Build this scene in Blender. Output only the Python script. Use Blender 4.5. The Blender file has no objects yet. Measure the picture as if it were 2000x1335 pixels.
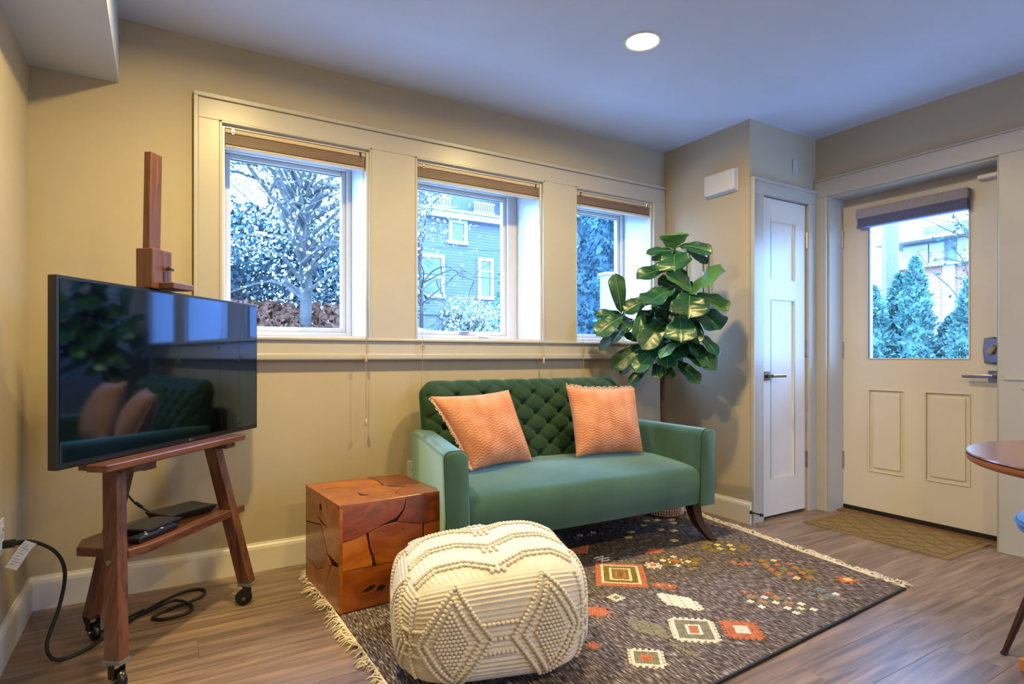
import bpy, bmesh, math, random
import numpy as np
from mathutils import Vector, Matrix, Quaternion

R = math.radians
PI = math.pi
scene = bpy.context.scene
COL = scene.collection
rng = random.Random(7)
nrng = np.random.default_rng(11)

# ------------------------------------------------------------------ camera, sky, exposure
cam_d = bpy.data.cameras.new('camera')
cam_d.sensor_width = 36.0
cam_d.lens = 1143.0 / 2000.0 * 36.0
cam_d.shift_y = 27.5 / 2000.0
cam_d.clip_start = 0.05
cam = bpy.data.objects.new('camera', cam_d)
cam.location = (0, 0, 1.01)
cam.rotation_euler = (R(90), 0, R(-31.1))
COL.objects.link(cam)
scene.camera = cam

SKY_COL = (0.25, 0.50, 1.0)
SKY_STRENGTH = 28.0
LAMP_COL = (1.0, 0.74, 0.28)
LAMP_W = 36.0
LAMP_SPREAD = 172
world = bpy.data.worlds.new('sky')
scene.world = world
world.use_nodes = True
wn = world.node_tree.nodes
wn.clear()
w_out = wn.new('ShaderNodeOutputWorld')
w_bg = wn.new('ShaderNodeBackground')
w_bg.inputs['Color'].default_value = (*SKY_COL, 1)
w_bg.inputs['Strength'].default_value = SKY_STRENGTH
world.node_tree.links.new(w_bg.outputs[0], w_out.inputs[0])

scene.view_settings.view_transform = 'Standard'
scene.view_settings.look = 'None'
scene.view_settings.gamma = 1.0
scene.view_settings.use_curve_mapping = False
scene.view_settings.exposure = 0.06
scene.cycles.use_denoising = True
scene.cycles.max_bounces = 10
scene.cycles.diffuse_bounces = 6
scene.cycles.transparent_max_bounces = 24
scene.cycles.sample_clamp_indirect = 6.0

def portal(loc, rot, sx, sy):
    l = bpy.data.lights.new('daylight_portal', 'AREA')
    l.shape = 'RECTANGLE'; l.size = sx; l.size_y = sy
    l.cycles.is_portal = True
    o = bpy.data.objects.new('daylight_portal', l)
    o.location = loc; o.rotation_euler = rot
    COL.objects.link(o)

portal((0.588, 3.33, 1.585), (R(-90), 0, 0), 0.66, 0.95)
portal((1.60, 3.33, 1.585), (R(-90), 0, 0), 0.80, 0.95)
portal((2.60, 3.33, 1.585), (R(-90), 0, 0), 0.65, 0.95)
portal((2.935, -1.92, 1.11), (R(90), 0, 0), .63, 2.02)
portal((3.95, 1.753, 1.45), (R(-90), 0, R(-90)), 0.54, 0.92)

# ------------------------------------------------------------------ colour + materials
def lin(h):
    h = h.lstrip('#')
    c = [int(h[i:i + 2], 16) / 255 for i in (0, 2, 4)]
    return tuple(x / 12.92 if x <= 0.04045 else ((x + 0.055) / 1.055) ** 2.4 for x in c)

MATS = {}
def mat(name, c1, c2=None, rough=0.5, nscale=6.0, stretch=(1, 1, 1), bump=0.0, bscale=None, detail=4.0, metal=0.0,
        sheen=0.0, sheen_tint=None, sheen_rough=0.4, coat=0.0, spec=0.5, rand=False, lo=0.35, hi=0.65, emit=None, emit_s=0.0, dist=0.0, sub=0.0,
        bstretch=None, trans=0.0):
    m = bpy.data.materials.new(name)
    m.use_nodes = True
    nt = m.node_tree; N = nt.nodes; L = nt.links
    b = N['Principled BSDF']
    c1 = lin(c1) if isinstance(c1, str) else c1
    c2 = c1 if c2 is None else (lin(c2) if isinstance(c2, str) else c2)
    tc = N.new('ShaderNodeTexCoord')
    mp = N.new('ShaderNodeMapping')
    mp.inputs['Scale'].default_value = stretch
    L.new(tc.outputs['Object'], mp.inputs['Vector'])
    vec = mp.outputs['Vector']
    if rand:
        oi = N.new('ShaderNodeObjectInfo')
        ml = N.new('ShaderNodeMath'); ml.operation = 'MULTIPLY'; ml.inputs[1].default_value = 37.0
        L.new(oi.outputs['Random'], ml.inputs[0])
        va = N.new('ShaderNodeVectorMath'); va.operation = 'ADD'
        L.new(vec, va.inputs[0]); L.new(ml.outputs[0], va.inputs[1])
        vec = va.outputs[0]
    ns = N.new('ShaderNodeTexNoise')
    ns.inputs['Scale'].default_value = nscale
    ns.inputs['Detail'].default_value = detail
    ns.inputs['Distortion'].default_value = dist
    L.new(vec, ns.inputs['Vector'])
    rp = N.new('ShaderNodeValToRGB')
    rp.color_ramp.elements[0].position = lo; rp.color_ramp.elements[1].position = hi
    rp.color_ramp.elements[0].color = (*c1, 1); rp.color_ramp.elements[1].color = (*c2, 1)
    L.new(ns.outputs['Fac'], rp.inputs['Fac'])
    col = rp.outputs['Color']
    if rand:
        hs = N.new('ShaderNodeHueSaturation')
        mr = N.new('ShaderNodeMapRange')
        mr.inputs['To Min'].default_value = 0.78; mr.inputs['To Max'].default_value = 1.18
        L.new(oi.outputs['Random'], mr.inputs['Value'])
        L.new(mr.outputs[0], hs.inputs['Value']); L.new(col, hs.inputs['Color'])
        col = hs.outputs['Color']
    L.new(col, b.inputs['Base Color'])
    b.inputs['Roughness'].default_value = rough
    b.inputs['Metallic'].default_value = metal
    b.inputs['Specular IOR Level'].default_value = spec
    b.inputs['Coat Weight'].default_value = coat
    b.inputs['Coat Roughness'].default_value = 0.15
    b.inputs['Transmission Weight'].default_value = trans
    if sheen:
        b.inputs['Sheen Weight'].default_value = sheen
        b.inputs['Sheen Roughness'].default_value = sheen_rough
        if sheen_tint: b.inputs['Sheen Tint'].default_value = (*(lin(sheen_tint) if isinstance(sheen_tint, str) else sheen_tint), 1)
    if emit:
        b.inputs['Emission Color'].default_value = (*emit, 1); b.inputs['Emission Strength'].default_value = emit_s
    if bump:
        n2 = N.new('ShaderNodeTexNoise')
        n2.inputs['Scale'].default_value = bscale or nscale
        n2.inputs['Detail'].default_value = 5
        if bstretch:
            mp2 = N.new('ShaderNodeMapping'); mp2.inputs['Scale'].default_value = bstretch
            L.new(tc.outputs['Object'], mp2.inputs['Vector']); L.new(mp2.outputs['Vector'], n2.inputs['Vector'])
        else:
            L.new(vec, n2.inputs['Vector'])
        bp = N.new('ShaderNodeBump'); bp.inputs['Strength'].default_value = bump; bp.inputs['Distance'].default_value = 0.01
        L.new(n2.outputs['Fac'], bp.inputs['Height']); L.new(bp.outputs['Normal'], b.inputs['Normal'])
    MATS[name] = m
    return m

def glass_mat():
    m = bpy.data.materials.new('window_glass'); m.use_nodes = True
    nt = m.node_tree; N = nt.nodes; L = nt.links; N.clear()
    out = N.new('ShaderNodeOutputMaterial'); mx = N.new('ShaderNodeMixShader')
    tr = N.new('ShaderNodeBsdfTransparent'); tr.inputs[0].default_value = (0.95, 0.98, 1, 1)
    gl = N.new('ShaderNodeBsdfGlossy'); gl.inputs['Roughness'].default_value = 0.01
    ns = N.new('ShaderNodeTexNoise'); ns.inputs['Scale'].default_value = 3.0
    mr = N.new('ShaderNodeMapRange'); mr.inputs['To Min'].default_value = 0.015; mr.inputs['To Max'].default_value = 0.025
    L.new(ns.outputs['Fac'], mr.inputs['Value']); L.new(mr.outputs[0], mx.inputs[0])
    L.new(tr.outputs[0], mx.inputs[1]); L.new(gl.outputs[0], mx.inputs[2]); L.new(mx.outputs[0], out.inputs[0])
    MATS['glass'] = m
    return m

mat('wall_paint', '#a99e88', '#ada28c', rough=0.75, nscale=2, bump=0.05, bscale=180, spec=0.25)
mat('ceiling_daylight_tint', '#bac4d6', '#bec8da', rough=0.8, nscale=2, bump=0.06, bscale=140, spec=0.2)  # blue cast of the daylight is mixed into this ceiling and soffit colour
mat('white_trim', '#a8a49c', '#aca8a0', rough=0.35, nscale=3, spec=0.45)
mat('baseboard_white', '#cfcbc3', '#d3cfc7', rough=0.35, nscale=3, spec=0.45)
mat('vinyl_white', '#c4c4c4', '#c8c8c8', rough=0.3, nscale=3)
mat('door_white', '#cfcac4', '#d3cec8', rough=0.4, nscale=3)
mat('rubber_black', '#0c0c0d', '#121213', rough=0.6, nscale=40)
mat('black_plastic', '#0b0b0d', '#101013', rough=0.3, nscale=20)
mat('tv_screen', (0.001, 0.001, 0.0015), (0.0015, 0.0015, 0.002), rough=0.05, spec=1.0, nscale=2, coat=0.0); MATS['tv_screen'].node_tree.nodes['Principled BSDF'].inputs['IOR'].default_value = 2.0; MATS['tv_screen'].node_tree.nodes['Principled BSDF'].inputs['Specular Tint'].default_value = (0.30, 0.52, 1.0, 1)
mat('chrome', '#8d8880', '#a29c94', rough=0.2, metal=1.0, nscale=8)
mat('dark_nickel', '#8a8580', '#9a9590', rough=0.2, metal=1.0, nscale=8)
mat('nickel', '#9a9184', '#aaa194', rough=0.35, metal=1.0, nscale=12)
mat('walnut', '#46281a', '#704630', rough=0.38, nscale=5, stretch=(9, 9, 0.8), bump=0.05, dist=1.2, lo=.3, hi=.7, coat=.15)
mat('walnut_x', '#46281a', '#704630', rough=0.36, nscale=5, stretch=(0.8, 9, 9), bump=0.05, dist=1.2, lo=.3, hi=.7, coat=.15)
mat('teak', '#7c3306', '#b4641d', rough=0.3, nscale=3.2, stretch=(1.0, 1.2, 2.2), bump=0.05, dist=3.0, rand=True, lo=.25, hi=.75, coat=.35, detail=7)
mat('teak_red', '#52200d', '#93431a', rough=0.3, nscale=3.6, stretch=(1.2, 1.2, 2.6), bump=0.05, dist=3.5, rand=True, lo=.25, hi=.7, coat=.35, detail=7)
mat('teak_gold', '#9a4a0a', '#c67a22', rough=0.3, nscale=3.0, stretch=(1.2, 1.2, 1.8), bump=0.05, dist=2.5, rand=True, lo=.25, hi=.75, coat=.35, detail=7)
mat('teak_crack', '#120703', '#1e0d05', rough=0.8, nscale=12)
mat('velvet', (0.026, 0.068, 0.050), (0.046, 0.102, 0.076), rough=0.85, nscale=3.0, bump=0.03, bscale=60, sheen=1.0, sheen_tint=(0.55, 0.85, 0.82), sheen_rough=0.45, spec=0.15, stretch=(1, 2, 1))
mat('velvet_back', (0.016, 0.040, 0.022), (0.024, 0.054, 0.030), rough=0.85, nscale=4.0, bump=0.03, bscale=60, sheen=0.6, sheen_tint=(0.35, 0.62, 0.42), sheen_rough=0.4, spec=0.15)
mat('leg_wood', '#2a1208', '#3d1c0e', rough=0.35, nscale=6, stretch=(8, 8, 1), coat=.2)
mat('coral', '#bc7a5a', '#d09474', rough=0.9, nscale=14, sheen=0.5, sheen_tint='#ffc8a8', bump=0.25, bscale=220, spec=.1)
mat('coral_fringe', '#e3b59a', '#ecd0bd', rough=0.95, nscale=14)
mat('wool', '#cdc6ba', '#d6d0c5', rough=0.95, nscale=30, bump=0.35, bscale=260, sheen=0.3, spec=.1)
mat('fringe', '#d8cbb4', '#e6dcc8', rough=0.95, nscale=30, spec=.1)
mat('tuft_orange', '#b5664a', '#cb8266', rough=0.95, nscale=60, bump=.3, bscale=300, spec=.05)
mat('tuft_white', '#d6d0c4', '#e9e4da', rough=0.95, nscale=60, bump=.3, bscale=300, spec=.05)
mat('tuft_olive', '#77692f', '#958444', rough=0.95, nscale=60, bump=.3, bscale=300, spec=.05)
mat('tuft_grey', '#7d786a', '#96907e', rough=0.95, nscale=60, bump=.3, bscale=300, spec=.05)
mat('tuft_yellow', '#d8c67a', '#e6d894', rough=0.95, nscale=60, bump=.3, bscale=300, spec=.05)
mat('tuft_blue', '#6a7a86', '#7f8e99', rough=0.95, nscale=60, bump=.3, bscale=300, spec=.05)
mat('leaf_green', (0.007, 0.050, 0.022), (0.016, 0.085, 0.034), rough=0.34, nscale=9, rand=True, bump=0.1, bscale=30, spec=.5)
mat('leaf_light', (0.045, 0.15, 0.03), (0.075, 0.21, 0.042), rough=0.42, nscale=9, rand=True, bump=0.1, bscale=30, spec=.5)
mat('leaf_vein', (0.14, 0.26, 0.06), (0.18, 0.30, 0.08), rough=0.4, nscale=9)
mat('bark', '#4a2f1e', '#6b4a33', rough=0.85, nscale=20, stretch=(1, 1, .3), bump=.5, bscale=60)
mat('stem_green', '#27401c', '#34502a', rough=.6, nscale=10)
mat('basket', '#9a5a2a', '#b97a40', rough=.9, nscale=40, bump=.5, bscale=80)
mat('soil', '#20150d', '#352416', rough=1, nscale=30, bump=.6, bscale=60)
mat('blind_tan', '#8a7466', '#978072', rough=.5, nscale=10, stretch=(.5, 8, 8))
mat('blind_light', '#b3a08a', '#bdaa94', rough=.5, nscale=10, stretch=(.5, 8, 8))
mat('shade_grey', '#8d8890', '#97929a', rough=.8, nscale=60)
mat('shade_dark', '#5d6488', '#666d92', rough=.85, nscale=60)
mat('cord', '#8d7a5c', '#a08e70', rough=.8, nscale=50)
mat('mat_tan', '#7d6a48', '#917c56', rough=.95, nscale=120, bump=.5, bscale=300, spec=.05)
mat('mat_line', '#5f5036', '#6b5a3e', rough=.95, nscale=120, spec=.05)
mat('paper', '#d9d6d0', '#e4e1da', rough=.8, nscale=14)
mat('print_grey', '#8f8c88', '#9f9c98', rough=.8, nscale=14)
mat('table_wood', '#5b3420', '#7a4a30', rough=.22, nscale=4, stretch=(1, 8, 8), dist=1.0, coat=.4)
mat('table_edge', '#7a4522', '#95582e', rough=.4, nscale=4, stretch=(1, 1, 12))
mat('amber_wood', '#a8611f', '#c07a30', rough=.35, nscale=4, stretch=(8, 1, 8), coat=.3)
mat('blue_velvet', (0.02, 0.10, 0.30), (0.03, 0.14, 0.38), rough=.6, nscale=8, sheen=.8, sheen_tint='#9ec8ff')
mat('device_grey', '#26282c', '#303338', rough=.4, nscale=20)
mat('button_white', '#c8d0c8', '#d4dcd4', rough=.5, nscale=20)
mat('threshold_wood', '#6a4b30', '#7d5b3c', rough=.5, nscale=6, stretch=(8, .6, 8))
mat('lamp_lens', (1, 1, 1), (1, 1, 1), rough=.5, nscale=3, emit=(1.0, 0.90, 0.74), emit_s=14.0)
mat('clear_acrylic', '#cfe0f0', '#dceaf6', rough=.08, nscale=4, trans=.8)
# outdoors
mat('ground', '#e4e4e2', '#ecece9', rough=1, nscale=4, bump=.5, bscale=20)  # pale colour of the added slabs, kept bright to bounce sky light indoors
mat('mulch', '#5a3626', '#764a36', rough=1, nscale=10, bump=.6, bscale=30)
mat('earth', '#5c5a48', '#77735c', rough=1, nscale=4, bump=.5, bscale=20)
mat('pale_leaf', '#86867a', '#a8a698', rough=.6, nscale=2.0, spec=.3)
mat('dark_leaf', '#16303a', '#2f5056', rough=.6, nscale=1.5, spec=.3)
mat('cedar_leaf', '#3a5f58', '#6f928a', rough=.65, nscale=2.5, spec=.2)
mat('hedge_leaf', '#223c46', '#456670', rough=.7, nscale=2.0, spec=.2)
mat('branch', '#3a3834', '#54514c', rough=.9, nscale=12)
mat('branch_pale', '#353330', '#4a4743', rough=.9, nscale=12)
mat('siding_blue', '#474c5c', '#4f5464', rough=.7, nscale=3, stretch=(.5, 1, 6))
mat('house_trim', '#88867f', '#929088', rough=.5, nscale=5)
mat('house_roof', '#3c4048', '#484c54', rough=.9, nscale=20)
mat('house_glass', '#39424e', '#4a5460', rough=.1, nscale=2)
mat('brick_wall', '#8a5c4c', '#986a5a', rough=.9, nscale=12, stretch=(1, 1, 4))
mat('concrete', '#808286', '#8c8e92', rough=.8, nscale=5)
mat('grey_panel', '#626c78', '#6c7682', rough=.6, nscale=5)
mat('pole_wood', '#5e5854', '#6e6864', rough=.9, nscale=14, stretch=(6, 6, .5))
glass_mat()

def floor_mat():
    m = bpy.data.materials.new('vinyl_plank'); m.use_nodes = True
    nt = m.node_tree; N = nt.nodes; L = nt.links; b = N['Principled BSDF']
    geo = N.new('ShaderNodeNewGeometry'); oi = N.new('ShaderNodeObjectInfo')
    mul = N.new('ShaderNodeVectorMath'); mul.operation = 'MULTIPLY'; mul.inputs[1].default_value = (1.6, 22, 1)
    L.new(geo.outputs['Position'], mul.inputs[0])
    ml = N.new('ShaderNodeMath'); ml.operation = 'MULTIPLY'; ml.inputs[1].default_value = 61.0
    L.new(oi.outputs['Random'], ml.inputs[0])
    ad = N.new('ShaderNodeVectorMath'); ad.operation = 'ADD'
    L.new(mul.outputs[0], ad.inputs[0]); L.new(ml.outputs[0], ad.inputs[1])
    n1 = N.new('ShaderNodeTexNoise'); n1.inputs['Scale'].default_value = 1.6; n1.inputs['Detail'].default_value = 7; n1.inputs['Distortion'].default_value = .8
    L.new(ad.outputs[0], n1.inputs['Vector'])
    rp = N.new('ShaderNodeValToRGB')
    e = rp.color_ramp.elements
    e[0].position = .28; e[0].color = (*lin('#574840'), 1)
    e[1].position = .72; e[1].color = (*lin('#988071'), 1)
    x = rp.color_ramp.elements.new(.5); x.color = (*lin('#7a665a'), 1)
    L.new(n1.outputs['Fac'], rp.inputs['Fac'])
    hs = N.new('ShaderNodeHueSaturation'); mr = N.new('ShaderNodeMapRange')
    mr.inputs['To Min'].default_value = .92; mr.inputs['To Max'].default_value = 1.08
    L.new(oi.outputs['Random'], mr.inputs['Value']); L.new(mr.outputs[0], hs.inputs['Value']); L.new(rp.outputs[0], hs.inputs['Color'])
    L.new(hs.outputs[0], b.inputs['Base Color'])
    b.inputs['Roughness'].default_value = .36
    bp = N.new('ShaderNodeBump'); bp.inputs['Strength'].default_value = .08; bp.inputs['Distance'].default_value = .004
    L.new(n1.outputs['Fac'], bp.inputs['Height']); L.new(bp.outputs[0], b.inputs['Normal'])
    MATS['floor'] = m
floor_mat()

def rug_mat():
    m = bpy.data.materials.new('rug_weave'); m.use_nodes = True
    nt = m.node_tree; N = nt.nodes; L = nt.links; b = N['Principled BSDF']
    tc = N.new('ShaderNodeTexCoord')
    def noise(sc, nscale, det=2):
        mp = N.new('ShaderNodeMapping'); mp.inputs['Scale'].default_value = sc
        L.new(tc.outputs['Object'], mp.inputs['Vector'])
        n = N.new('ShaderNodeTexNoise'); n.inputs['Scale'].default_value = nscale; n.inputs['Detail'].default_value = det
        L.new(mp.outputs[0], n.inputs['Vector']); return n
    a = noise((26, 3.2, 1), 9, 3)
    c = noise((1, 1, 1), 2.2, 2)
    r1 = N.new('ShaderNodeValToRGB'); r1.color_ramp.elements[0].position = .36; r1.color_ramp.elements[1].position = .70
    r1.color_ramp.elements[0].color = (*lin('#383130'), 1); r1.color_ramp.elements[1].color = (*lin('#cac3bf'), 1)
    x = r1.color_ramp.elements.new(.53); x.color = (*lin('#685f5e'), 1)
    L.new(a.outputs['Fac'], r1.inputs['Fac'])
    r2 = N.new('ShaderNodeValToRGB'); r2.color_ramp.elements[0].color = (*lin('#8a6f60'), 1); r2.color_ramp.elements[1].color = (*lin('#8f8790'), 1)
    r2.color_ramp.elements[0].position = .35; r2.color_ramp.elements[1].position = .65
    L.new(c.outputs['Fac'], r2.inputs['Fac'])
    mx = N.new('ShaderNodeMixRGB'); mx.blend_type = 'OVERLAY'; mx.inputs[0].default_value = .35
    L.new(r1.outputs[0], mx.inputs[1]); L.new(r2.outputs[0], mx.inputs[2]); L.new(mx.outputs[0], b.inputs['Base Color'])
    b.inputs['Roughness'].default_value = .95; b.inputs['Specular IOR Level'].default_value = .1
    bp = N.new('ShaderNodeBump'); bp.inputs['Strength'].default_value = .6; bp.inputs['Distance'].default_value = .004
    L.new(a.outputs['Fac'], bp.inputs['Height']); L.new(bp.outputs[0], b.inputs['Normal'])
    MATS['rug'] = m
rug_mat()

# ------------------------------------------------------------------ mesh helpers
class MB:
    def __init__(self): self.bm = bmesh.new()
    def box(self, x0, x1, y0, y1, z0, z1, bev=0.0, seg=2, M=None, mi=0):
        r = bmesh.ops.create_cube(self.bm, size=1.0)
        vs = r['verts']
        for v in vs:
            v.co = Vector(((x0 + x1) / 2 + v.co.x * (x1 - x0), (y0 + y1) / 2 + v.co.y * (y1 - y0), (z0 + z1) / 2 + v.co.z * (z1 - z0)))
        fs = {f for v in vs for f in v.link_faces}
        for f in fs: f.material_index = mi
        if bev:
            es = list({e for v in vs for e in v.link_edges})
            rr = bmesh.ops.bevel(self.bm, geom=es, offset=bev, segments=seg, profile=0.5, affect='EDGES', clamp_overlap=True)
            vs = list({v for f in rr['faces'] for v in f.verts} | {v for v in vs if v.is_valid})
        if M is not None:
            bmesh.ops.transform(self.bm, matrix=M, verts=vs)
        return self
    def bar(self, p, q, w, h, bev=0.0, up=(0, 0, 1), w2=None, h2=None):
        """square-section bar from p to q"""
        p = Vector(p); q = Vector(q); d = (q - p); L = d.length; d.normalize()
        u = Vector(up); s = d.cross(u)
        if s.length < 1e-4: s = d.cross(Vector((0, 1, 0)))
        s.normalize(); t = s.cross(d).normalized()
        w2 = w if w2 is None else w2; h2 = h if h2 is None else h2
        vs = []
        for (c, ww, hh) in ((p, w, h), (q, w2, h2)):
            for a, b in ((-1, -1), (1, -1), (1, 1), (-1, 1)):
                vs.append(self.bm.verts.new(c + s * a * ww / 2 + t * b * hh / 2))
        F = [(3, 2, 1, 0), (4, 5, 6, 7), (0, 1, 5, 4), (1, 2, 6, 5), (2, 3, 7, 6), (3, 0, 4, 7)]
        fs = [self.bm.faces.new([vs[i] for i in f]) for f in F]
        if bev:
            es = list({e for f in fs for e in f.edges})
            bmesh.ops.bevel(self.bm, geom=es, offset=bev, segments=1, profile=.5, affect='EDGES', clamp_overlap=True)
        return self
    def tube(self, pts, r, seg=8, cap=True, radii=None):
        pts = [Vector(p) for p in pts]
        n = len(pts); rings = []
        prev = None
        for i, p in enumerate(pts):
            if i == 0: d = pts[1] - pts[0]
            elif i == n - 1: d = pts[-1] - pts[-2]
            else: d = pts[i + 1] - pts[i - 1]
            d.normalize()
            if prev is None:
                a = Vector((0, 0, 1)) if abs(d.z) < .9 else Vector((1, 0, 0))
                s = d.cross(a).normalized()
            else:
                s = (prev - d * prev.dot(d))
                if s.length < 1e-5: s = d.cross(Vector((1, 0, 0)))
                s.normalize()
            prev = s
            t = d.cross(s)
            rr = radii[i] if radii else r
            rings.append([self.bm.verts.new(p + (s * math.cos(2 * PI * k / seg) + t * math.sin(2 * PI * k / seg)) * rr) for k in range(seg)])
        for a, b in zip(rings, rings[1:]):
            for k in range(seg):
                self.bm.faces.new((a[k], a[(k + 1) % seg], b[(k + 1) % seg], b[k]))
        if cap:
            self.bm.faces.new(list(reversed(rings[0]))); self.bm.faces.new(rings[-1])
        return self
    def lathe(self, prof, seg=24, c=(0, 0, 0), M=None):
        """profile of (r,z); closed at r=0"""
        rings = []; allv = []
        for r, z in prof:
            if r < 1e-6:
                v = self.bm.verts.new((c[0], c[1], c[2] + z)); rings.append([v]); allv.append(v)
            else:
                ring = [self.bm.verts.new((c[0] + r * math.cos(2 * PI * k / seg), c[1] + r * math.sin(2 * PI * k / seg), c[2] + z)) for k in range(seg)]
                rings.append(ring); allv += ring
        for a, b in zip(rings, rings[1:]):
            for k in range(seg):
                k2 = (k + 1) % seg
                if len(a) == 1 and len(b) == 1: continue
                if len(a) == 1: self.bm.faces.new((a[0], b[k2], b[k]))
                elif len(b) == 1: self.bm.faces.new((a[k], a[k2], b[0]))
                else: self.bm.faces.new((a[k], a[k2], b[k2], b[k]))
        if M is not None: bmesh.ops.transform(self.bm, matrix=M, verts=allv)
        return self
    def prism(self, poly, z0, z1, bev=0.0, M=None):
        bot = [self.bm.verts.new((x, y, z0)) for x, y in poly]
        top = [self.bm.verts.new((x, y, z1)) for x, y in poly]
        n = len(poly)
        fs = [self.bm.faces.new(list(reversed(bot))), self.bm.faces.new(top)]
        tope = list(fs[1].edges)
        for i in range(n):
            j = (i + 1) % n
            fs.append(self.bm.faces.new((bot[i], bot[j], top[j], top[i])))
        vs = bot + top
        if bev:
            rr = bmesh.ops.bevel(self.bm, geom=tope, offset=bev, segments=1, profile=.5, affect='EDGES', clamp_overlap=True)
            vs = list({v for v in vs if v.is_valid} | {v for f in rr['faces'] for v in f.verts})
        if M is not None: bmesh.ops.transform(self.bm, matrix=M, verts=vs)
        return self
    def grid(self, f, nu, nv, mi=0, flip=False):
        vs = [[self.bm.verts.new(f(i / nu, j / nv)) for j in range(nv + 1)] for i in range(nu + 1)]
        for i in range(nu):
            for j in range(nv):
                q = (vs[i][j], vs[i + 1][j], vs[i + 1][j + 1], vs[i][j + 1])
                fc = self.bm.faces.new(tuple(reversed(q)) if flip else q); fc.material_index = mi
        return vs
    def build(self, name, m, parent=None, loc=(0, 0, 0), rot=(0, 0, 0), smooth=False, normals=True, weld=0.0):
        if weld: bmesh.ops.remove_doubles(self.bm, verts=self.bm.verts, dist=weld)
        if normals: bmesh.ops.recalc_face_normals(self.bm, faces=self.bm.faces)
        me = bpy.data.meshes.new(name)
        self.bm.to_mesh(me); self.bm.free()
        return link(name, me, m, parent, loc, rot, smooth)

def link(name, me, m, parent=None, loc=(0, 0, 0), rot=(0, 0, 0), smooth=False):
    for x in (m if isinstance(m, (list, tuple)) else [m]):
        if len(me.materials) == 0 or isinstance(m, (list, tuple)):
            me.materials.append(MATS[x] if isinstance(x, str) else x)
    if smooth:
        me.polygons.foreach_set('use_smooth', [True] * len(me.polygons))
        if smooth == 'angle':
            try: me.set_sharp_from_angle(angle=R(40))
            except Exception: pass
    o = bpy.data.objects.new(name, me)
    COL.objects.link(o)
    o.location = loc; o.rotation_euler = rot
    if parent: o.parent = parent
    return o

def raw(name, verts, faces, m, parent=None, smooth=False, loc=(0, 0, 0)):
    """fast mesh from numpy: verts (n,3), faces (m,k) all of one size"""
    verts = np.asarray(verts, dtype=np.float32); faces = np.asarray(faces, dtype=np.int32)
    me = bpy.data.meshes.new(name)
    me.vertices.add(len(verts)); me.vertices.foreach_set('co', verts.ravel())
    k = faces.shape[1]
    me.loops.add(faces.size); me.loops.foreach_set('vertex_index', faces.ravel())
    me.polygons.add(len(faces)); me.polygons.foreach_set('loop_start', np.arange(0, faces.size, k, dtype=np.int32))
    me.update(calc_edges=True); me.validate()
    return link(name, me, m, parent, loc, (0, 0, 0), smooth)

def empty(name, loc=(0, 0, 0), rz=0.0):
    o = bpy.data.objects.new(name, None); o.empty_display_size = .1
    o.location = loc; o.rotation_euler = (0, 0, rz); COL.objects.link(o); return o
def tag(o, label, cat, group=None, kind=None):
    o['label'] = label; o['category'] = cat
    if group: o['group'] = group
    if kind: o['kind'] = kind
    return o
def struct(o, label=None, cat=None):
    o['kind'] = 'structure'
    if label: o['label'] = label
    if cat: o['category'] = cat
    return o
def stuff(o): o['kind'] = 'stuff'; return o
def copy_tree(o, parent=None):
    c = o.copy(); COL.objects.link(c); c.parent = parent
    for ch in list(o.children): copy_tree(ch, c)
    return c

def slab_holes(us, vs, holes, place):
    """slab in (u,v) with rectangular holes; place(u,v,side)->xyz. us,vs: cut lines"""
    bm = bmesh.new(); V = {}
    def vert(i, j, s):
        k = (i, j, s)
        if k not in V: V[k] = bm.verts.new(place(us[i], vs[j], s))
        return V[k]
    nu, nv = len(us) - 1, len(vs) - 1
    def solid(i, j):
        if i < 0 or j < 0 or i >= nu or j >= nv: return False
        cu = (us[i] + us[i + 1]) / 2; cv = (vs[j] + vs[j + 1]) / 2
        return not any(a < cu < b and c < cv < d for a, b, c, d in holes)
    for i in range(nu):
        for j in range(nv):
            if not solid(i, j): continue
            for s in (0, 1): bm.faces.new([vert(*p, s) for p in ((i, j), (i + 1, j), (i + 1, j + 1), (i, j + 1))])
            if not solid(i - 1, j): bm.faces.new([vert(i, j, 0), vert(i, j + 1, 0), vert(i, j + 1, 1), vert(i, j, 1)])
            if not solid(i + 1, j): bm.faces.new([vert(i + 1, j, 0), vert(i + 1, j + 1, 0), vert(i + 1, j + 1, 1), vert(i + 1, j, 1)])
            if not solid(i, j - 1): bm.faces.new([vert(i, j, 0), vert(i + 1, j, 0), vert(i + 1, j, 1), vert(i, j, 1)])
            if not solid(i, j + 1): bm.faces.new([vert(i, j + 1, 0), vert(i + 1, j + 1, 0), vert(i + 1, j + 1, 1), vert(i, j + 1, 1)])
    bmesh.ops.recalc_face_normals(bm, faces=bm.faces)
    return bm
def bm_obj(bm, name, m, parent=None):
    b = MB(); b.bm.free(); b.bm = bm
    return b.build(name, m, parent)

# ------------------------------------------------------------------ room shell
XL, XJ, XD = -0.444, 3.05, 3.72          # left wall, jut wall, entry wall
YW, YC, YB = 2.98, 2.28, -1.7            # window wall, closet wall, wall behind the camera
ZC = 2.44
XR = 3.86
WIN = [(0.246, 0.930), (1.189, 2.010), (2.265, 2.932)]
WZ0, WZ1 = 1.10, 2.072

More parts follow.
